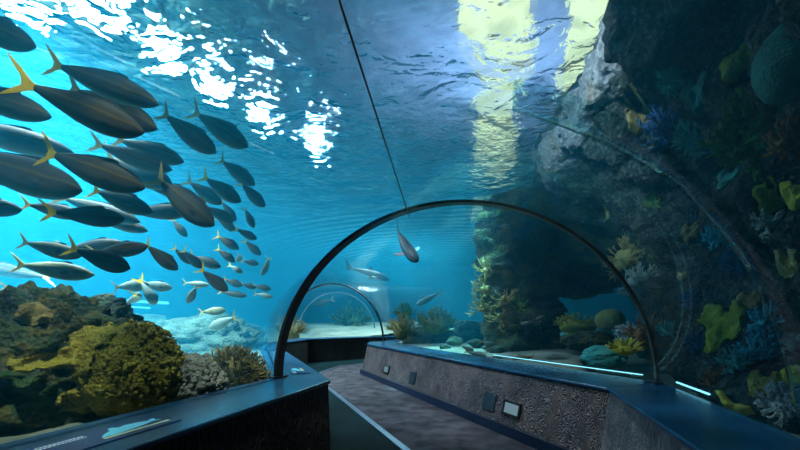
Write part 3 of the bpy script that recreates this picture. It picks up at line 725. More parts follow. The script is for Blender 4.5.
# ---------------- rocks and corals
def rock_bm(rad, seed, sub=5, amp=0.25, freq=1.4, fine=0.05, ridged=False):
    bm = bmesh.new(); bmesh.ops.create_icosphere(bm, subdivisions=sub, radius=1.0)
    sd = Vector((seed * 3.7, seed * 1.3, seed * 2.1))
    for v in bm.verts:
        d = v.co.normalized()
        k = amp * noise.fractal(d * freq + sd, 0.9, 2.0, 4)
        if ridged: k += amp * 0.6 * (1 - abs(noise.noise(d * freq * 2.2 + sd)) * 2)
        k += fine * noise.turbulence(d * freq * 5 + sd, 3, False)
        v.co = Vector((d.x * rad[0], d.y * rad[1], d.z * rad[2])) * (1 + k)
    return bm
def rock(name, c, rad, seed, mat, label, cat='rock', group=None, rz=0, **kw):
    o = link(name, rock_bm(rad, seed, **kw), mat, loc=c); o.rotation_euler = (0, 0, R(rz))
    return tag(o, label, cat, group)
def knobs(bm, n, rad, r0, r1, seed, cone=1.0, flat=1.0):
    """many rounded knobs over a mound"""
    rnd = random.Random(seed)
    for i in range(n):
        th = rnd.uniform(0, 2 * math.pi); ph = math.acos(rnd.uniform(1 - cone * 1.15, 1))
        d = Vector((math.sin(ph) * math.cos(th), math.sin(ph) * math.sin(th), math.cos(ph)))
        p = Vector((d.x * rad[0], d.y * rad[1], d.z * rad[2])) * rnd.uniform(0.9, 1.04)
        r = rnd.uniform(r0, r1)
        bmesh.ops.create_icosphere(bm, subdivisions=2, radius=r, matrix=Matrix.Translation(p) @ Matrix.Diagonal((1, 1, flat, 1)))
def branches(bm, base, d, length, r, depth, rnd, spread=0.7, seg=6):
    pts = [base]; p = base.copy(); dd = d.copy(); n = 4
    for i in range(n):
        dd = (dd + Vector((rnd.uniform(-1, 1), rnd.uniform(-1, 1), rnd.uniform(-0.6, 1))) * 0.16).normalized()
        p = p + dd * length / n; pts.append(p)
    tube(bm, pts, [r * (1 - 0.10 * i) for i in range(n + 1)], seg)
    bmesh.ops.create_icosphere(bm, subdivisions=1, radius=r * 0.68, matrix=Matrix.Translation(pts[-1]))
    if depth > 0:
        for k in range(rnd.choice((2, 2, 3))):
            nd = (dd + Vector((rnd.uniform(-1, 1), rnd.uniform(-1, 1), rnd.uniform(-0.5, 1))) * spread).normalized()
            branches(bm, pts[rnd.choice((2, 3, 4))], nd, length * rnd.uniform(0.55, 0.8), r * 0.72, depth - 1, rnd, spread, seg)
def coral_bush(name, c, rad, seed, mat, label, n=40, ln=0.16, r=0.018, depth=2, cone=1.0, axis=None, group=None, cat='coral', spread=0.7):
    """a mound of branching fingers"""
    rnd = random.Random(seed); bm = bmesh.new()
    q = Vector((0, 0, 1)).rotation_difference(axis) if axis else Quaternion()
    for i in range(n):
        th = rnd.uniform(0, 2 * math.pi); ph = math.acos(rnd.uniform(1 - cone, 1))
        d = Vector((math.sin(ph) * math.cos(th), math.sin(ph) * math.sin(th), math.cos(ph)))
        p = q @ (Vector((d.x * rad[0], d.y * rad[1], d.z * rad[2])) * 0.55)
        branches(bm, p, q @ d, ln * rnd.uniform(0.7, 1.2), r * rnd.uniform(0.8, 1.2), depth, rnd, spread)
    core = rock_bm((rad[0] * 0.62, rad[1] * 0.62, rad[2] * 0.62), seed, sub=3)
    me = bpy.data.meshes.new('t'); core.to_mesh(me); core.free()
    if axis: me.transform(q.to_matrix().to_4x4())
    bm.from_mesh(me); bpy.data.meshes.remove(me)
    return tag(link(name, bm, mat, loc=c), label, cat, group)
def inside(poly, x, y):
    r = False; n = len(poly); j = n - 1
    for i in range(n):
        (xi, yi), (xj, yj) = poly[i], poly[j]
        if (yi > y) != (yj > y) and x < (xj - xi) * (y - yi) / (yj - yi) + xi: r = not r
        j = i
    return r
def crust(name, hosts, c, face, outline, th, mat, label, seed=1, cat='coral', res=46, jag=0.03, lump=0.02, lf=14):
    """growth that follows the stone under it: rays along -face find the stone, the skin lies th above it"""
    face = face.normalized(); u = Vector((0, 0, 1)).cross(face).normalized(); v = face.cross(u)
    trees = []
    for h in hosts:
        mw = h.matrix_basis
        trees.append(BVHTree.FromPolygons([mw @ q.co for q in h.data.vertices], [tuple(p.vertices) for p in h.data.polygons]))
    xs = [p[0] for p in outline]; ys = [p[1] for p in outline]
    x0, x1, y0, y1 = min(xs) - jag, max(xs) + jag, min(ys) - jag, max(ys) + jag
    bm = bmesh.new(); g = {}; lo = {}
    def isin(x, y):
        return inside(outline, x + jag * noise.noise(Vector((x * 12, y * 12, seed))), y + jag * noise.noise(Vector((x * 12, y * 12, seed + 9))))
    for i in range(res + 1):
        for j in range(res + 1):
            x = x0 + (x1 - x0) * i / res; y = y0 + (y1 - y0) * j / res
            if not isin(x, y): continue
            o = c + u * x + v * y + face * 2.0; best = None
            for t in trees:
                h = t.ray_cast(o, -face, 4.0)
                if h[0] is not None and (best is None or h[3] < best[3]): best = h
            if best is None: continue
            edge = sum(isin(x + dx, y + dy) for dx, dy in ((.035, 0), (-.035, 0), (0, .035), (0, -.035), (.02, .02), (-.02, .02), (.02, -.02), (-.02, -.02))) / 8
            hh = th * (0.25 + 0.75 * edge) + lump * noise.fractal(Vector((x * lf, y * lf, seed)), 1, 2, 3) * edge
            g[i, j] = bm.verts.new(best[0] + face * max(0.006, hh)); lo[i, j] = bm.verts.new(best[0] - face * 0.03)
    cells = set((i, j) for i in range(res) for j in range(res) if all(k in g for k in ((i, j), (i + 1, j), (i + 1, j + 1), (i, j + 1))))
    for i, j in cells:
        bm.faces.new((g[i, j], g[i + 1, j], g[i + 1, j + 1], g[i, j + 1])); bm.faces.new((lo[i, j + 1], lo[i + 1, j + 1], lo[i + 1, j], lo[i, j]))
        for (a, b, nb) in (((i, j), (i + 1, j), (i, j - 1)), ((i + 1, j), (i + 1, j + 1), (i + 1, j)), ((i + 1, j + 1), (i, j + 1), (i, j + 1)), ((i, j + 1), (i, j), (i - 1, j))):
            if nb not in cells: bm.faces.new((g[b], g[a], lo[a], lo[b]))
    for q in [q for q in bm.verts if not q.link_faces]: bm.verts.remove(q)
    bmesh.ops.smooth_vert(bm, verts=bm.verts[:], factor=0.4, use_axis_x=True, use_axis_y=True, use_axis_z=True)
    bmesh.ops.recalc_face_normals(bm, faces=bm.faces[:])
    cc = sum((q.co for q in bm.verts), Vector()) / max(1, len(bm.verts))
    bmesh.ops.translate(bm, vec=-cc, verts=bm.verts)
    return tag(link(name, bm, mat, loc=cc), label, cat)
def plate(name, c, nrm, outline, th, mat, label, seed=1, cat='coral', group=None, amp=0.06):
    """lobed plate of coral standing off the rock; outline in metres (u right, v up)"""
    nrm = nrm.normalized(); up = Vector((0, 0, 1)); u = up.cross(nrm).normalized(); v = nrm.cross(u)
    bm = bmesh.new()
    f = bm.faces.new([bm.verts.new((a, b, 0)) for a, b in outline])
    bmesh.ops.triangulate(bm, faces=[f])
    for _ in range(3):
        bmesh.ops.subdivide_edges(bm, edges=bm.edges[:], cuts=1, use_grid_fill=False)
        bmesh.ops.triangulate(bm, faces=bm.faces[:])
    ext = bmesh.ops.extrude_face_region(bm, geom=bm.faces[:])
    top = [g_ for g_ in ext['geom'] if isinstance(g_, bmesh.types.BMVert)]
    tops = set(top)
    cen = sum((w.co for w in top), Vector()) / len(top); mr = max((w.co - cen).length for w in top)
    for w in bm.verts:
        nn_ = noise.fractal(Vector((w.co.x * 5 + seed, w.co.y * 5, seed)), 1, 2, 3)
        rr_ = (w.co - cen).length / mr
        w.co.z += (th * (1.15 - rr_ * rr_ * 0.9) if w in tops else 0) + amp * nn_
        w.co.x += 0.03 * noise.noise(Vector((w.co.x * 8, w.co.y * 8, seed))); w.co.y += 0.03 * noise.noise(Vector((w.co.y * 8, w.co.x * 8, seed + 5)))
    mt = Matrix((u, v, nrm)).transposed()
    for w in bm.verts: w.co = mt @ w.co
    bmesh.ops.recalc_face_normals(bm, faces=bm.faces[:])
    return tag(link(name, bm, mat, loc=c), label, cat, group)

# left reef
B1 = rock('boulder', P(34, 372, 4.05), (1.0, 0.85, 0.76), 3, M['rock'], 'large dark encrusted boulder behind the glass in the left foreground', amp=0.30, ridged=True, fine=0.14, sub=6)
rock('boulder', P(-70, 385, 4.2), (0.8, 0.8, 0.95), 11, M['rock'], 'dark encrusted rock at the very left edge of the view', amp=0.3, ridged=True, fine=0.1)
def mound(name, c, rad, seed, nk, r0, r1, mat, label, cat='coral'):
    bm = rock_bm(rad, seed, sub=5, amp=0.12, fine=0.08); knobs(bm, nk, rad, r0, r1, seed, cone=1.3)
    return tag(link(name, bm, mat, loc=c), label, cat)
B2 = mound('knobbly_coral', P(134, 372, 3.85), (0.42, 0.42, 0.49), 5, 900, 0.010, 0.026, M['ochre'], 'knobbly ochre yellow coral mound beside the dark boulder')
rock('boulder', P(186, 386, 4.2), (0.40, 0.34, 0.33), 8, M['greyrock'], 'pale grey rough rock between ochre coral and brown bush', amp=0.14, fine=0.14, sub=6)
coral_bush('coral_bush', P(233, 378, 5.3), (0.60, 0.44, 0.44), 21, M['brown'], 'bushy brown coral thicket at the foot of the big black arch', n=300, ln=0.10, r=0.013, depth=2, cone=1.25)
CAMF = Vector((0.55, -0.8, 0.12))
def px_poly(pts, Y, ctr):
    c = P(*ctr, Y); f = CAMF.normalized(); u = Vector((0, 0, 1)).cross(f).normalized(); v = f.cross(u)
    return [((P(x, y, Y) - c).dot(u) * 1.25, (P(x, y, Y) - c).dot(v)) for x, y in pts]
crust('sponge', [B1, B2], P(80, 345, 3.3), CAMF, px_poly([(62, 368), (28, 372), (24, 358), (52, 352), (66, 342), (64, 330), (80, 318), (104, 318), (112, 328), (102, 342), (92, 352), (86, 374), (72, 380)], 3.3, (80, 345)), 0.045, M['sponge'], 'smooth olive yellow sponge spread over the dark boulder', 4)
crust('sponge', [B1], P(28, 312, 3.4), CAMF, px_poly([(14, 318), (18, 304), (34, 300), (48, 308), (44, 322), (28, 326)], 3.4, (28, 312)), 0.03, M['brown'], 'brownish crust on the shoulder of the dark boulder', 9)
crust('sponge', [B1], P(20, 385, 3.2), CAMF, px_poly([(-4, 376), (14, 368), (34, 378), (52, 392), (40, 410), (14, 404), (0, 396)], 3.2, (20, 385)), 0.03, M['darkcoral'], 'dull green crust low on the dark boulder', 10)
crust('sponge', [B1, B2], P(70, 400, 3.2), CAMF, px_poly([(52, 402), (66, 388), (92, 384), (108, 398), (100, 414), (74, 420), (56, 414)], 3.2, (70, 400)), 0.04, M['ochre'], 'rough ochre crust low between dark boulder and ledge', 11)

# hazy far left reef
rock('boulder', P(202, 340, 9.5), (1.25, 0.9, 0.62), 14, M['hazyrock'], 'turquoise lit mound of rock beyond the brown coral thicket', amp=0.25, fine=0.1)
rock('boulder', P(226, 338, 13.0), (1.2, 0.9, 0.6), 17, M['hazyrock'], 'low hazy rock behind the left leg of the big arch', amp=0.3, fine=0.1)
rock('boulder', P(110, 335, 12.0), (2.2, 1.2, 0.6), 23, M['hazyrock'], 'low hazy rock ridge far off behind the ochre coral', amp=0.3, fine=0.1)

# far end reef
def far_reef(name, px, py, Y, rad, seed, mat, label, **kw):
    return coral_bush(name, P(px, py, Y), rad, seed, mat, label, **kw)
rock('boulder', P(352, 333, 22.4), (1.2, 0.8, 0.6), 31, M['rock'], 'dark rock in the middle of the far arches', amp=0.25)
far_reef('coral_bush', 352, 322, 22.2, (1.0, 0.7, 0.5), 32, M['darkcoral'], 'dark green flat topped coral on the rock inside the far arches', n=50, ln=0.4, r=0.045, depth=2)
far_reef('coral_bush', 291, 334, 16.5, (0.6, 0.5, 0.6), 33, M['brown'], 'dim tan coral just right of the big arch left leg', n=50, ln=0.25, r=0.03, depth=2)
far_reef('coral_bush', 402, 331, 12.6, (0.50, 0.45, 0.45), 34, M['tanc'], 'round tan coral just right of the smaller arch', n=70, ln=0.16, r=0.02, depth=2)
far_reef('coral_bush', 405, 316, 13.0, (0.25, 0.25, 0.30), 35, M['greenc'], 'small green coral on top of the round tan coral', n=30, ln=0.16, r=0.02, depth=2)
far_reef('coral_bush', 436, 326, 12.0, (0.62, 0.5, 0.45), 36, M['ochre'], 'green brown coral mound midway between smaller arch and pillar', n=70, ln=0.18, r=0.022, depth=2)
rock('boulder', P(436, 338, 12.4), (0.9, 0.5, 0.35), 37, M['rock'], 'low dark rock under the green brown coral mound', amp=0.25)
rock('boulder', P(462, 334, 13.2), (1.0, 0.6, 0.45), 38, M['hazyrock'], 'hazy teal rock left behind the pillar', amp=0.3)
for i, (px, py, Y, s) in enumerate(((408, 342, 12.3, 0.13), (455, 341, 10.6, 0.16), (476, 343, 9.8, 0.13), (497, 350, 8.9, 0.12), (445, 347, 10.2, 0.10))):
    rock('stone', P(px, py, Y), (s * 1.5, s, s * 0.8), 50 + i, M['hazyrock'],
         ['pale stone at the foot of the round tan coral', 'pale stone left on the bright sand', 'pale stone mid way along the bright sand', 'pale stone by the pillar foot', 'small pale stone nearest the ledge on bright sand'][i], 'stone', 'stones on the bright sand', sub=3)

# rock pillar and cave
def pillar(name, c, rad, h, seed, mat, label, top=1.0):
    bm = bmesh.new(); nz, na = 70, 72; rows = []
    for j in range(nz + 1):
        z = h * j / nz; t = j / nz
        row = []
        for k in range(na):
            a = 2 * math.pi * k / na; d = Vector((math.cos(a), math.sin(a), 0))
            rr = (1.0 + 0.22 * math.sin(t * 5 + 0.8) * (1 - t) + (top - 1) * t * t)
            q = Vector((d.x * rad[0], d.y * rad[1], z))
            disp = 0.34 * noise.fractal(q * 0.9 + Vector((seed, 0, 0)), 0.9, 2, 5) + 0.10 * (1 - 2 * abs(noise.noise(Vector((q.x * 1.5, q.y * 1.5, z * 5.5 + seed)))))
            row.append(bm.verts.new((d.x * (rad[0] * rr + disp), d.y * (rad[1] * rr + disp), z)))
        rows.append(row)
    for a, b in zip(rows[:-1], rows[1:]):
        for k in range(na): bm.faces.new((a[k], a[(k + 1) % na], b[(k + 1) % na], b[k]))
    bm.faces.new(rows[0][::-1]); bm.faces.new(rows[-1]); bmesh.ops.recalc_face_normals(bm, faces=bm.faces[:])
    return tag(link(name, bm, mat, loc=c), label, 'rock')
pillar('rock_crag', Vector((2.95, 9.6, 0.5)), (0.75, 0.7), 4.0, 4, M['rock'], 'dark craggy rock pillar with shelves standing in the right tank', 1.25)
rock('rock_overhang', Vector((4.1, 10.4, 3.3)), (1.7, 1.1, 1.0), 61, M['rock'], 'dark rock roof of the cave joining pillar and cliff', amp=0.25, ridged=True)
for i, (px, py, Y, ax) in enumerate(((486, 290, 8.9, (-1, -.2, .1)), (484, 308, 8.9, (-1, -.3, .2)), (488, 272, 9.0, (-1, -.3, .5)), (500, 318, 8.7, (-.5, -1, .2)), (505, 300, 8.6, (-.6, -1, .1)))):
    coral_bush('branch_coral', P(px, py, Y), (0.16, 0.16, 0.2), 70 + i, M['tanc'], ['longest tan branch coral poking left from the pillar', 'tan branch coral low on the left face of the pillar', 'tan branch coral high on the left face of the pillar', 'tan branch coral on the front foot of the pillar', 'tan branch coral on the middle front of the pillar'][i],
               n=13, ln=0.15, r=0.014, depth=2, axis=Vector(ax).normalized(), cone=0.7)
coral_bush('branch_coral', P(520, 306, 8.5), (0.14, 0.14, 0.14), 77, M['greenc'], 'small green leafy coral on the front of the pillar', n=20, ln=0.12, r=0.02, depth=1, axis=Vector((-.3, -1, .2)).normalized())
coral_bush('finger_coral', P(578, 327, 8.4), (0.62, 0.3, 0.26), 81, M['yellowc'], 'yellow green finger coral in the mouth of the cave', n=60, ln=0.13, r=0.017, depth=1)
rock('brain_coral', P(610, 320, 7.9), (0.27, 0.27, 0.22), 82, M['tanc'], 'smooth round brown brain coral right of the yellow finger coral', 'coral', amp=0.05, fine=0.02)
rock('boulder', P(588, 341, 7.6), (0.50, 0.35, 0.20), 83, M['rock'], 'dark rounded rock below the yellow finger coral', amp=0.15)
rock('boulder', P(604, 357, 6.7), (0.36, 0.26, 0.19), 84, M['tealc'], 'teal algae covered rock low by the arch right leg', amp=0.18)
coral_bush('finger_coral', P(625, 350, 6.2), (0.30, 0.16, 0.13), 85, M['yellowc'], 'low yellow coral cluster on the teal rock', n=26, ln=0.08, r=0.022, depth=1)
coral_bush('branch_coral', P(640, 285, 7.4), (0.40, 0.3, 0.45), 86, M['whitec'], 'whitish branching coral above the rust fingers by the arch right leg', n=50, ln=0.11, r=0.014, depth=2, axis=Vector((-.7, -.5, .3)).normalized())
coral_bush('branch_coral', P(626, 258, 7.8), (0.40, 0.3, 0.3), 87, M['tanc'], 'tan twiggy coral high under the cliff inside the arch', n=44, ln=0.13, r=0.011, depth=2, axis=Vector((-.7, -.6, .1)).normalized())
coral_bush('finger_coral', P(648, 338, 6.4), (0.34, 0.24, 0.3), 88, M['redc'], 'rust brown finger coral beside the arch right leg', n=40, ln=0.14, r=0.016, depth=1)
coral_bush('finger_coral', P(630, 335, 6.9), (0.36, 0.24, 0.2), 89, M['whitec'], 'grey white coral crust behind the low yellow cluster', n=40, ln=0.08, r=0.02, depth=1)

# cliff on the right, hanging over the tunnel
def cliff_pt(s, v):
    y = -4.5 + s * 17.5
    foot = Vector((3.75 + (y - 4.5) * 0.42, y, 0)) if y > 4.5 else Vector((3.75 + (y - 4.5) * 0.28, y, 0))
    if y > 9.5: foot.x += (y - 9.5) * 0.3
    rim = Vector((2.35 + (y - 4.5) * 0.235, y, 0))
    prof = [(0.0, 0.2, 0), (0.0, 1.0, 0.0), (0.0, 1.8, -0.05), (0.0, 2.6, 0.02), (0.0, 3.3, 0.2), (0.0, 3.95, 0.55), (0.0, 4.3, 0.86), (0.0, 4.6, 1.0), (0.0, 5.0, 0.98), (0.0, 5.4, 0.85), (0.0, 5.6, 0.3)]
    f = v * (len(prof) - 1); i = min(int(f), len(prof) - 2); t = f - i
    z = prof[i][1] * (1 - t) + prof[i + 1][1] * t; k = prof[i][2] * (1 - t) + prof[i + 1][2] * t
    p = foot.lerp(rim, k); p.z = z
    return p
bm = bmesh.new(); ns, nv = 300, 110; gr = []
for i in range(ns + 1):
    row = []
    for j in range(nv + 1):
        s, v = i / ns, j / nv; p = cliff_pt(s, v)
        e = 1e-3; du = cliff_pt(min(1, s + e), v) - cliff_pt(max(0, s - e), v); dv = cliff_pt(s, min(1, v + e)) - cliff_pt(s, max(0, v - e))
        nr = dv.cross(du).normalized()
        if nr.x > 0 and v < 0.6: nr = -nr
        d = 0.42 * noise.fractal(p * 0.75, 0.95, 2.0, 5) + 0.20 * (1 - 2 * abs(noise.noise(p * 1.7))) + 0.06 * (1 - 2 * abs(noise.noise(p * 5.3))) + 0.06 * noise.turbulence(p * 5, 3, False)
        row.append(bm.verts.new(p + nr * (d - 0.05)))
    gr.append(row)
for i in range(ns):
    for j in range(nv): bm.faces.new((gr[i][j], gr[i][j + 1], gr[i + 1][j + 1], gr[i + 1][j]))
CLIFF = link('rock_cliff', bm, M['cliff'])
tag(CLIFF, 'dark rock cliff overhanging the right side of the tunnel', 'rock')
# cliff lip just under the water line, lamp light painted as paler rock
bm = bmesh.new(); ns, nv = 120, 36; gr = []
for i in range(ns + 1):
    row = []
    for j in range(nv + 1):
        a, b = i / ns, j / nv; s_, v_ = 0.49 + a * 0.26, 0.60 + b * 0.22
        p = cliff_pt(s_, v_); e = 1e-3
        du = cliff_pt(s_ + e, v_) - cliff_pt(s_ - e, v_); dv = cliff_pt(s_, v_ + e) - cliff_pt(s_, v_ - e)
        nr = dv.cross(du).normalized()
        if nr.x > 0: nr = -nr
        d = 0.42 * noise.fractal(p * 0.75, 0.95, 2.0, 5) + 0.20 * (1 - 2 * abs(noise.noise(p * 1.7))) + 0.09 * noise.turbulence(p * 4.1, 4, False)
        edge = min(1, min(a, 1 - a) * 9 + 0.15 * noise.noise(p * 3), min(b, 1 - b) * 5 + 0.35 * noise.noise(p * 2.3))
        row.append(bm.verts.new(p + nr * (d - 0.05 + 0.10 * max(-1.5, edge * 1.6 - 0.75))))
    gr.append(row)
for i in range(ns):
    for j in range(nv): bm.faces.new((gr[i][j], gr[i][j + 1], gr[i + 1][j + 1], gr[i + 1][j]))
tag(link('lit_rim_rock', bm, M['rimrock']), 'cliff rock painted paler as if lit along the top edge of the cliff under the skylights', 'rock')
cb = BVHTree.FromPolygons([v.co.copy() for v in CLIFF.data.vertices], [tuple(p.vertices) for p in CLIFF.data.polygons])
def on_cliff(px, py, off=0.0):
    o = Vector((0, 0, EYE)); d = (P(px, py, 1.0) - o).normalized()
    h = cb.ray_cast(o, d, 40)
    if h[0] is None: return P(px, py, 5), Vector((-1, -.4, 0))
    n_ = h[1] if h[1].dot(d) < 0 else -h[1]
    return h[0] - d * off, n_
plo = [(-0.22, 0.16), (-0.17, 0.22), (-0.06, 0.21), (-0.02, 0.12), (0.06, 0.12), (0.08, 0.22), (0.20, 0.20), (0.25, 0.10), (0.20, 0.02), (0.23, -0.08), (0.13, -0.17), (0.06, -0.16), (0.0, -0.24), (-0.12, -0.26), (-0.20, -0.20), (-0.19, -0.06), (-0.24, 0.04)]
def cl_plate(name, px, py, sc, mat, label, seed, out=plo, cat='coral'):
    p, n_ = on_cliff(px, py, 0.0)
    f = (n_ * 0.3 + Vector((-0.75, -0.62, 0.05))).normalized()
    return crust(name, [CLIFF], p, f, [(a * sc, b * sc) for a, b in out], 0.07 * sc + 0.02, mat, label, seed, jag=0.04 * sc, lump=0.03 * sc, lf=9 / sc)
def cl_bush(name, px, py, rad, mat, label, seed, n=30, ln=0.1, r=0.02, depth=1):
    p, n_ = on_cliff(px, py, 0.0)
    return coral_bush(name, p, rad, seed, mat, label, n=int(n * 1.7), ln=ln * 0.55, r=r * 0.8, depth=2, axis=(n_ + Vector((-0.3, -0.4, 0.1))).normalized())
cl_plate('plate_coral', 722, 325, 1.4, M['platec'], 'large lime green plate coral on the right cliff', 2)
cl_bush('branch_coral', 768, 322, (0.16, 0.16, 0.1), M['bluec'], 'cyan blue coral cluster right of the lime plate, upper one', 91, n=26, ln=0.10, r=0.024, depth=1)
cl_bush('branch_coral', 760, 350, (0.20, 0.14, 0.1), M['bluec'], 'cyan blue coral cluster below right of the lime plate', 92, n=34, ln=0.10, r=0.024, depth=1)
cl_bush('branch_coral', 737, 362, (0.12, 0.14, 0.1), M['tealc'], 'dim teal coral below the lime plate', 93, n=22, ln=0.10, r=0.02, depth=1)
cl_bush('branch_coral', 700, 345, (0.12, 0.16, 0.1), M['deepblue'], 'deep blue coral left under the lime plate', 94, n=22, ln=0.12, r=0.02, depth=1)
cl_bush('branch_coral', 785, 402, (0.22, 0.22, 0.1), M['whitec'], 'greyish white coral sprawl low at the right edge', 95, n=44, ln=0.10, r=0.022, depth=1)
cl_bush('branch_coral', 795, 345, (0.09, 0.09, 0.08), M['whitec'], 'small pinkish white coral at the right edge beside the blue clusters', 96, n=20, ln=0.06, r=0.02, depth=1)
cl_plate('sponge', 795, 376, 0.45, M['yellowc'], 'round yellow sponge at the right edge', 3, [(0.25 * math.cos(a / 12 * 6.283), 0.22 * math.sin(a / 12 * 6.283)) for a in range(12)])
cl_plate('sponge', 735, 404, 0.55, M['yellowc'], 'yellow sponge low on the cliff above the right ledge', 5, [(-0.30, 0.22), (-0.16, 0.20), (0.0, 0.02), (0.22, 0.0), (0.28, -0.14), (0.1, -0.20), (-0.1, -0.14), (-0.22, 0.02)])
cl_bush('finger_coral', 745, 150, (0.10, 0.35, 0.1), M['greenc'], 'mossy green finger coral high on the right cliff', 97, n=30, ln=0.16, r=0.03, depth=1)
cl_bush('finger_coral', 765, 115, (0.12, 0.3, 0.1), M['greenc'], 'mossy green finger coral below the big green dome', 98, n=30, ln=0.16, r=0.03, depth=1)
p, n_ = on_cliff(792, 62, 0.0); rock('brain_coral', p, (0.20, 0.22, 0.27), 99, M['dimteal'], 'big smooth green dome coral at the upper right edge', 'coral', amp=0.05, fine=0.02)
cl_plate('sponge', 735, 62, 0.5, M['platec'], 'dim lime sponge high on the upper right cliff', 6)
cl_plate('sponge', 775, 196, 0.6, M['platec'], 'dim lime sponge midway up the cliff at right', 7)
cl_plate('sponge', 797, 192, 0.5, M['yellowc'], 'dim yellow sponge at the right edge midway up', 8)
cl_plate('sponge', 681, 276, 0.35, M['tanc'], 'small tan sponge left of the right cliff corals', 10)
cl_bush('branch_coral', 772, 222, (0.10, 0.16, 0.1), M['whitec'], 'small white branching coral under the dim lime sponge', 101, n=20, ln=0.10, r=0.02, depth=1)
cl_bush('branch_coral', 672, 128, (0.3, 0.2, 0.15), M['deepblue'], 'blue arching coral high on the cliff beside the bonded joint', 102, n=36, ln=0.22, r=0.03, depth=1)
cl_bush('branch_coral', 700, 140, (0.12, 0.3, 0.1), M['tealc'], 'dim teal coral hanging right of the blue arching coral', 103, n=24, ln=0.16, r=0.024, depth=1)
cl_plate('sponge', 730, 178, 0.5, M['tealc'], 'dim ring shaped sponge in the middle of the right cliff', 11)
cl_plate('sponge', 607, 212, 0.45, M['tanc'], 'tan sponge strip under the cliff rim by the arch top', 12, [(-0.08, 0.35), (0.1, 0.3), (0.06, 0.0), (0.12, -0.3), (-0.08, -0.35), (-0.04, 0.0)])
cl_bush('branch_coral', 738, 262, (0.14, 0.14, 0.1), M['deepblue'], 'dark blue coral behind the bonded joint on the cliff', 104, n=24, ln=0.12, r=0.022, depth=1)

for i, (kind, px, py, mt, lab) in enumerate((
    ('b', 690, 300, 'deepblue', 'dark blue coral tuft left of the lime plate, level with its top'),
    ('b', 668, 330, 'tealc', 'teal coral tuft between the arch right leg and the lime plate'),
    ('p', 748, 302, 'brown', 'brown crust above the cyan blue clusters'),
    ('b', 716, 382, 'redc', 'rust coral tuft just above the right ledge'),
    ('p', 765, 384, 'ochre', 'ochre crust between cyan cluster and greyish white sprawl'),
    ('b', 655, 200, 'greenc', 'mossy tuft under the overhang left of the bonded joint'),
    ('p', 690, 232, 'brown', 'brown crust left of the bonded joint, halfway up the cliff'),
    ('b', 720, 235, 'bluec', 'dim blue tuft right of the bonded joint, halfway up the cliff'),
    ('p', 790, 262, 'tanc', 'tan crust at the right edge halfway up the cliff'),
    ('b', 790, 140, 'redc', 'rust coral tuft at the right edge below the green dome'),
    ('p', 700, 92, 'dimteal', 'dim teal crust high under the overhang'),
    ('b', 672, 78, 'tealc', 'small pale teal tuft highest under the overhang'),
    ('p', 640, 120, 'brown', 'brown crust beside the lit rim rock along the cliff top'),
    ('p', 655, 262, 'greenc', 'mossy crust above the arch right leg'),
    ('b', 690, 400, 'greenc', 'mossy tuft low beside the short cyan glint'))):
    if kind == 'b': cl_bush('branch_coral', px, py, (0.13, 0.13, 0.09), M[mt], lab, 120 + i, n=24, ln=0.10, r=0.02)
    else: cl_plate('crust_coral', px, py, 0.6, M[mt], lab, 120 + i)

# ---------------- bonded joint band of the near vault (right half shows against the rock)
bm = bmesh.new()
fr = 0.685; rows = []
for k in range(61):
    t = k / 60; ang = R(4 + 70 * t)
    def at(r, f_):
        out = []
        for i in (0, 1):
            (lx, ly), (rx, ry) = RINGS[i]; c = Vector(((lx + rx) / 2, (ly + ry) / 2, ZT)); u = Vector((rx - lx, ry - ly, 0)).normalized()
            out.append(c + u * (r * math.cos(ang)) + Vector((0, 0, ZS * r * math.sin(ang))))
        return out[0].lerp(out[1], f_)
    wv = 0.017 * (1 + 0.25 * math.sin(t * 9))
    rows.append([bm.verts.new(at(RAD - 0.065 - q, fr + f_)) for q, f_ in ((0.0, -wv), (0.02, -wv * 0.9), (0.034, -wv * 0.45), (0.03, 0), (0.036, wv * 0.5), (0.02, wv * 0.9), (0.0, wv))])
for a, b in zip(rows[:-1], rows[1:]):
    for k in range(6): bm.faces.new((a[k], a[k + 1], b[k + 1], b[k]))
tag(link('trim_3', bm, M['joint']), 'clear bonded joint band curving over the right side of the near vault', 'joint', kind='structure')

# added glowing tubes painting light caught by acrylic at right ledge and far left
def glint_tube(a, b, r, label, sag=0.0):
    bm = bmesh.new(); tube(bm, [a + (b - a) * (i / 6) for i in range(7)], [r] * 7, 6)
    tag(link('glint_tube', bm, M['strip']), label, 'light glint', 'added glints in the tank')
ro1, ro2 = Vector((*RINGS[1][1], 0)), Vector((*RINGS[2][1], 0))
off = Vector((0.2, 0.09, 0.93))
glint_tube(ro1.lerp(ro2, 0.06) + off, ro1.lerp(ro2, 0.62) + off, 0.007, 'thin cyan glint of light added along the foot of the right vault beyond the arch')
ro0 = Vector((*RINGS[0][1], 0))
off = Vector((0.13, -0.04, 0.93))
glint_tube(ro1.lerp(ro0, 0.02) + off, ro1.lerp(ro0, 0.11) + off, 0.010, 'short cyan glint of light added right of the arch right leg')
glint_tube(P(50, 297, 13.5), P(168, 303, 12.5), 0.045, 'long white blue glint of light added far off behind the ochre coral')
glint_tube(P(88, 304, 13.5), P(150, 308, 13), 0.03, 'short lower glint of light added far off behind the ochre coral')

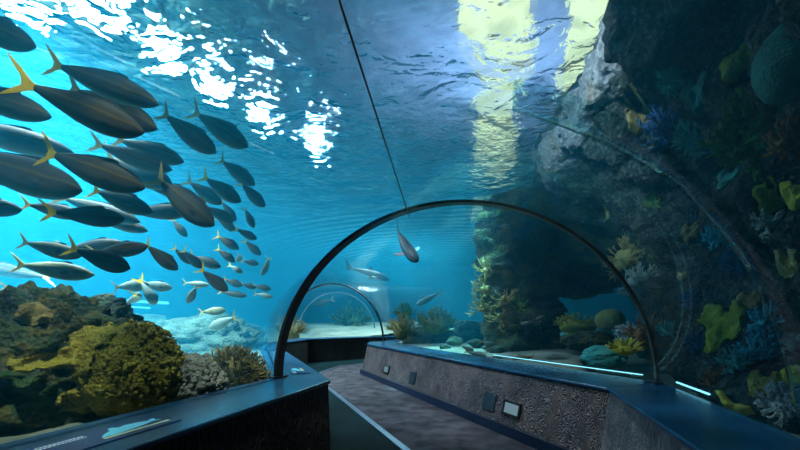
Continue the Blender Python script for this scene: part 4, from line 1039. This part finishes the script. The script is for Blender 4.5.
# ---------------- ledge signs
def sign(name, c, d, n_, ln, wd_, label):
    """information plate on the ledge: d along, n_ towards the walkway"""
    root = empty(name, c, label, 'sign', 'fish signs on the left ledge')
    rot = Matrix((d, -n_, Vector((0, 0, 1)))).transposed()
    def flatp(nm, poly, z0, z1, mat):
        bm = bmesh.new(); prism(bm, poly, z0, z1)
        for v in bm.verts: v.co = rot @ v.co
        bmesh.ops.recalc_face_normals(bm, faces=bm.faces[:]); return link(nm, bm, mat, root, smooth=False)
    flatp('plate', [(-ln / 2, -wd_ / 2), (ln / 2, -wd_ / 2), (ln / 2, wd_ / 2), (-ln / 2, wd_ / 2)], 0.0, 0.006, M['signbase'])
    fx = [(-0.40, -0.10), (-0.30, 0.02), (-0.16, 0.14), (-0.14, 0.24), (-0.08, 0.27), (-0.04, 0.17), (0.05, 0.22), (0.18, 0.18), (0.30, 0.10), (0.38, 0.16), (0.42, 0.14), (0.37, 0.04), (0.40, -0.04), (0.30, 0.0), (0.15, -0.06), (-0.05, -0.10), (-0.25, -0.14)]
    flatp('fish_picture', [(x * ln * 0.72 + 0.16 * ln, y * wd_ * 1.35) for x, y in fx], 0.006, 0.008, M['signfish'])
    bm = bmesh.new(); rnd = random.Random(5)
    x = -ln * 0.46
    while x < -ln * 0.14:
        w_ = rnd.uniform(0.008, 0.02) * ln
        for yy in (0.30, 0.20): prism(bm, [(x, (yy) * wd_), (x + w_, (yy) * wd_), (x + w_, (yy + 0.05) * wd_), (x, (yy + 0.05) * wd_)], 0.006, 0.0075)
        x += w_ + 0.012 * ln
    for v in bm.verts: v.co = rot @ v.co
    link('white_lettering', bm, M['signink'], root, smooth=False)
    bm = bmesh.new(); x = -ln * 0.14
    while x < ln * 0.44:
        w_ = rnd.uniform(0.012, 0.035) * ln
        prism(bm, [(x, -0.30 * wd_), (x + w_, -0.30 * wd_), (x + w_, -0.20 * wd_), (x, -0.20 * wd_)], 0.006, 0.0075); x += w_ + 0.008 * ln
    for v in bm.verts: v.co = rot @ v.co
    link('yellow_lettering', bm, M['signyel'], root, smooth=False)
def ledge_pt(px, py):
    Y = (EYE - ZT) * F / (py - HOR); return Vector(((px - CX) / F * Y, Y, ZT))
d1 = Vector((0.26, 0.966, 0)); n1 = Vector((0.966, -0.26, 0))
sign('species_sign', ledge_pt(112, 434) + Vector((0, 0, 0.001)), d1, n1, 0.78, 0.30, 'blue sign with cyan fish picture on the near left ledge')
d2 = Vector((-0.37, 0.93, 0)).normalized()
sign('species_sign', ledge_pt(298, 371) + Vector((0, 0, 0.001)), d2, Vector((0.93, 0.37, 0)).normalized(), 0.6, 0.26, 'small pale marked sign on the ledge corner beyond the big arch')

# ------------------------------------------------------------------ lights
def area(name, loc, target, power, size, col=(1, 1, 1), sy=None):
    l = bpy.data.lights.new(name, 'AREA'); l.energy = power; l.shape = 'RECTANGLE'; l.size = size; l.size_y = sy or size; l.color = col
    o = bpy.data.objects.new(name, l); COL.objects.link(o); o.location = loc
    o.rotation_euler = (Vector(target) - Vector(loc)).to_track_quat('-Z', 'Y').to_euler(); return o
def spot(name, loc, target, power, ang, blend=0.4, rad=0.05, col=(1, 1, 1)):
    l = bpy.data.lights.new(name, 'SPOT'); l.energy = power; l.spot_size = R(ang); l.spot_blend = blend; l.shadow_soft_size = rad; l.color = col
    o = bpy.data.objects.new(name, l); COL.objects.link(o); o.location = loc
    o.rotation_euler = (Vector(target) - Vector(loc)).to_track_quat('-Z', 'Y').to_euler(); return o
for i, c in enumerate(LAMPS):
    o = area('light_tank', tuple(c - Vector((0, 0, 0.05))), (c.x * 0.97, c.y - 0.4, 0), (1500, 1500, 2000, 2000, 2000, 1600, 1300)[i], 1.1 if i < 2 else 0.34, (0.95, 0.98, 1.0), 1.9 if i < 2 else 1.0)
    o.data.spread = R(172)
    o.rotation_euler = (R(0), 0, R(-32))
c = Vector((-4.7, 5.0, 7.0))
o = area('light_tank_corner', tuple(c), (c.x - 2.3, c.y + 2.0, 0), 12500, 0.8, (1, 1, 1)); o.data.spread = R(88)
o = area('light_tank_side', (-10.5, 9.5, 8.4), (-10.5, 9.5, 0), 9000, 2.0, (0.9, 0.97, 1.0)); o.data.spread = R(110); o.data.energy = 6500
spot('fill_reef_left', (-1.2, 0.6, 8.6), (-2.9, 4.0, 1.1), 15000, 37, 0.8, 0.12, (1.0, 0.90, 0.72))  # added fill spot without a fixture, brightens the left rocks and fish
o = area('fill_ceiling', (3.0, 13, 6.0), (3.4, 13.5, 9.0), 420, 2.4, (0.72, 0.78, 1.0));  # added unseen uplight to tint the ceiling
spot('light_reef_right', (1.6, 8.6, 8.4), (1.25, 9.7, 0.8), 36000, 25, 0.6, 0.05, (0.35, 1, 0.95))
o = area('fill_tank_far', (-0.5, 19.0, 8.4), (-0.5, 18.0, 0), 4500, 1.2, (0.8, 1.0, 0.97)); o.data.spread = R(120)  # added without a fixture to brighten the water beyond the arch
spot('light_walkway', (-1.8, 5.5, 8.6), (0.6, 8.5, 0), 8500, 46, 0.6, 0.03, (0.84, 0.84, 1.0))
spot('fill_rim', (-0.8, 3.6, 4.95), (2.7, 5.7, 4.8), 1500, 46, 0.7, 0.08, (0.95, 0.93, 1.0))  # added unseen underwater spot, only there to light the cliff rim
spot('light_cliff', (0.6, 2.6, 8.3), (3.4, 4.0, 1.6), 4500, 50, 0.8, 0.2)

# ------------------------------------------------------------------ world, camera, colour
w = bpy.data.worlds.new('World'); SC.world = w; w.use_nodes = True
w.node_tree.nodes['Background'].inputs[0].default_value = (0.02, 0.05, 0.09, 1); w.node_tree.nodes['Background'].inputs[1].default_value = 0.1
cam = bpy.data.cameras.new('camera'); co = bpy.data.objects.new('camera', cam); COL.objects.link(co)
cam.sensor_width = 36; cam.lens = 18.0; cam.shift_y = 95 / 800; cam.clip_start = 0.05; cam.clip_end = 200
co.location = (0, 0, EYE); co.rotation_euler = (R(90), 0, 0)
SC.camera = co
SC.view_settings.view_transform = 'Standard'; SC.view_settings.look = 'None'; SC.view_settings.gamma = 1; SC.view_settings.exposure = 0.12
SC.view_settings.use_curve_mapping = False
cy = SC.cycles
cy.max_bounces = 7; cy.diffuse_bounces = 2; cy.glossy_bounces = 3; cy.transmission_bounces = 4; cy.volume_bounces = 1; cy.transparent_max_bounces = 24
cy.caustics_refractive = False; cy.caustics_reflective = False; cy.sample_clamp_indirect = 4.0; cy.blur_glossy = 0.5
cy.use_denoising = True
